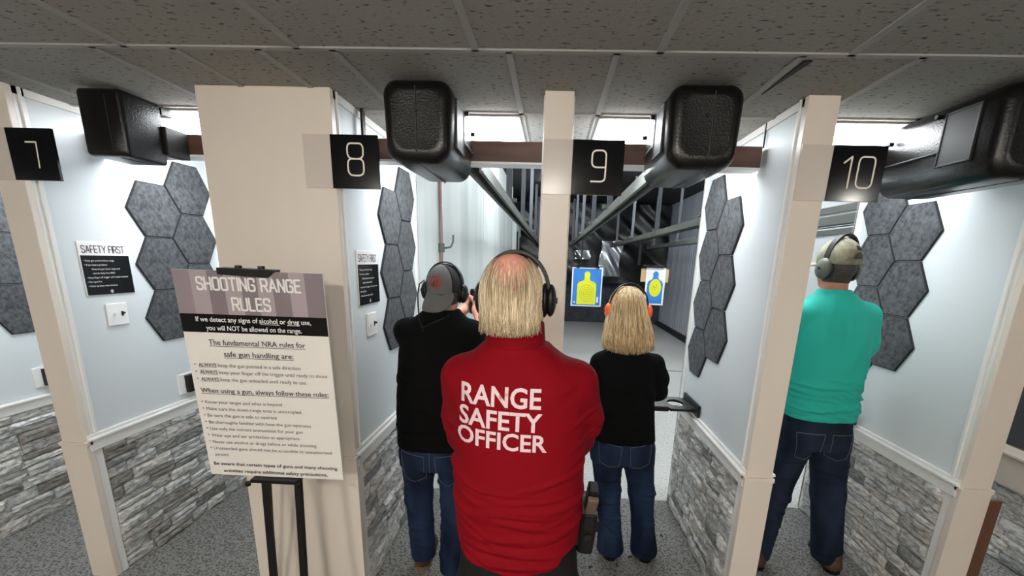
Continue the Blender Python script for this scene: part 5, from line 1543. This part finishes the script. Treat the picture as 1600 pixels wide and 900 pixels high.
for _ in range(12):
    tf.append(((rng.uniform(-0.15, 0.2), -0.1, rng.uniform(1.25, 1.58)), (rng.uniform(-0.5, 0.5), 0, -1), rng.uniform(0.05, 0.10), rng.uniform(0.007, 0.010), rng.uniform(0.003, 0.006)))
tf += [((0.02, -0.1, 1.50), (0.5, 0, -1), 0.09, 0.011, 0.006), ((-0.06, -0.1, 1.50), (-0.3, 0, -1), 0.09, 0.011, 0.005), ((0.10, -0.1, 1.42), (0.25, 0, -1), 0.14, 0.012, 0.007), ((0.13, -0.08, 1.25), (0.08, 0, -1), 0.16, 0.012, 0.008), ((0.06, -0.1, 1.30), (0.1, 0, -1), 0.13, 0.012, 0.005), ((-0.12, -0.1, 1.28), (-0.15, 0, -1), 0.13, 0.012, 0.006), ((0.20, 0, 1.42), (0.3, 0, -1), 0.10, 0.010, 0.006), ((0.215, 0.03, 1.32), (0.2, 0, -1), 0.08, 0.009, 0.006)]
skin_obj('shirt', f, M_teal, P4, folds=tf)
f = Field((-0.36, -0.20, 0.0), (0.36, 0.22, 1.0), 0.0068)
legs(f, [(0.095, 0, 0.82), (-0.098, 0, 0.82)], [(0.152, 0, 0.47), (-0.162, 0, 0.47)], [(0.208, -0.02, 0.07), (-0.215, -0.02, 0.07)], 0.104, 0.086, 0.082, [(0.78, 0.0, 0, 0.180, 0.122), (0.86, 0.002, 0, 0.186, 0.130), (0.98, 0.004, 0, 0.175, 0.118)])
f.cut(lambda X, Y, Z: 0.045 - Z)
jn = skin_obj('jeans', f, M_denim2, P4, folds=rand_folds(19, 26, (-0.2, 0.24), (0.06, 0.8), -0.08, (0.04, 0.09), (0.009, 0.014), (0.003, 0.007), 0.5))
pocket(P4, jn, 0.085, 0.815, 0.13, 0.14, m=M_denim2, slant=-0.004)
pocket(P4, jn, -0.085, 0.815, 0.13, 0.14, m=M_denim2, slant=0.004)
shoe(P4, (0.212, -0.11, 0), (0.27, 0.19, 0), M_boot, M_black, 0.075, 0.047)
shoe(P4, (-0.215, -0.11, 0), (-0.27, 0.19, 0), M_boot, M_black, 0.075, 0.047)
# khaki cap facing forward, strap opening at the back
cc = hc + V3(0, 0, 0.020)
f = cap_field(cc, [0.092, 0.112, 0.108])
f.cut(lambda X, Y, Z: cc[2] - 0.014 + 0.04 * (Y - cc[1]) - Z)
cap = skin_obj('cap', f, M_khaki, P4)
def cap_patch(name, m, a0, a1, z0, z1, out, top=None):
    mb = MB(); n, k = 14, 6; vs = []
    for j in range(k + 1):
        for i in range(n + 1):
            u = i / n; a = a0 + (a1 - a0) * u; zt = z1 if top is None else z0 + (z1 - z0) * math.sqrt(max(0.0, 1 - (2 * u - 1) ** 2))
            vs.append(on_cap(a, z0 + (zt - z0) * j / k, out))
    mb.add(vs, [(j * (n + 1) + i, j * (n + 1) + i + 1, (j + 1) * (n + 1) + i + 1, (j + 1) * (n + 1) + i) for j in range(k) for i in range(n)])
    return mb.build(name, m, cap, smooth=True, local=True)
ba = 0.42
cap_patch('strap_opening', M_darkhair, ba - 0.42, ba + 0.42, cc[2] + 0.012, cc[2] + 0.046, 0.0015, True)
cap_patch('hook_patch', M_capblack, ba - 0.22, ba + 0.22, cc[2] + 0.054, cc[2] + 0.078, 0.0022)
cap_patch('cap_strap', M_khaki, ba - 0.46, ba + 0.46, cc[2] - 0.014, cc[2] + 0.012, 0.003)
brim(V3(cc[0], cc[1], 0), ba + PI, 0.102, 0.170, cc[2] + 0.0, 0.022, 1.0, 0.018).build('cap_brim', M_khaki, cap, smooth=True, local=True)
f = Field(hc - V3(0.12, 0.14, 0.12), hc + V3(0.12, 0.08, 0.06), 0.005)
f.ell(hc + V3(0, -0.010, 0.0), [0.0805, 0.101, 0.100], 0.01)
f.cut(lambda X, Y, Z: np.maximum(Y - hc[1] - 0.008, Z - hc[2] - 0.02))
f.ell(hc + V3(0, -0.012, -0.07), [0.066, 0.070, 0.050], 0.01)
f.cut(lambda X, Y, Z: np.maximum(Y - hc[1] - 0.008, hc[2] - 0.100 - Z))
skin_obj('hair', f, M_darkhair, P4)
mf = muffs(P4, hc + V3(0, 0, 0.0), 0.096, 0.156, -0.022, M_olive, y=-0.015, cup=(0.028, 0.042, 0.054), band_r=0.012)
mf.rotation_euler = (0.05, 0.04, 0.30)
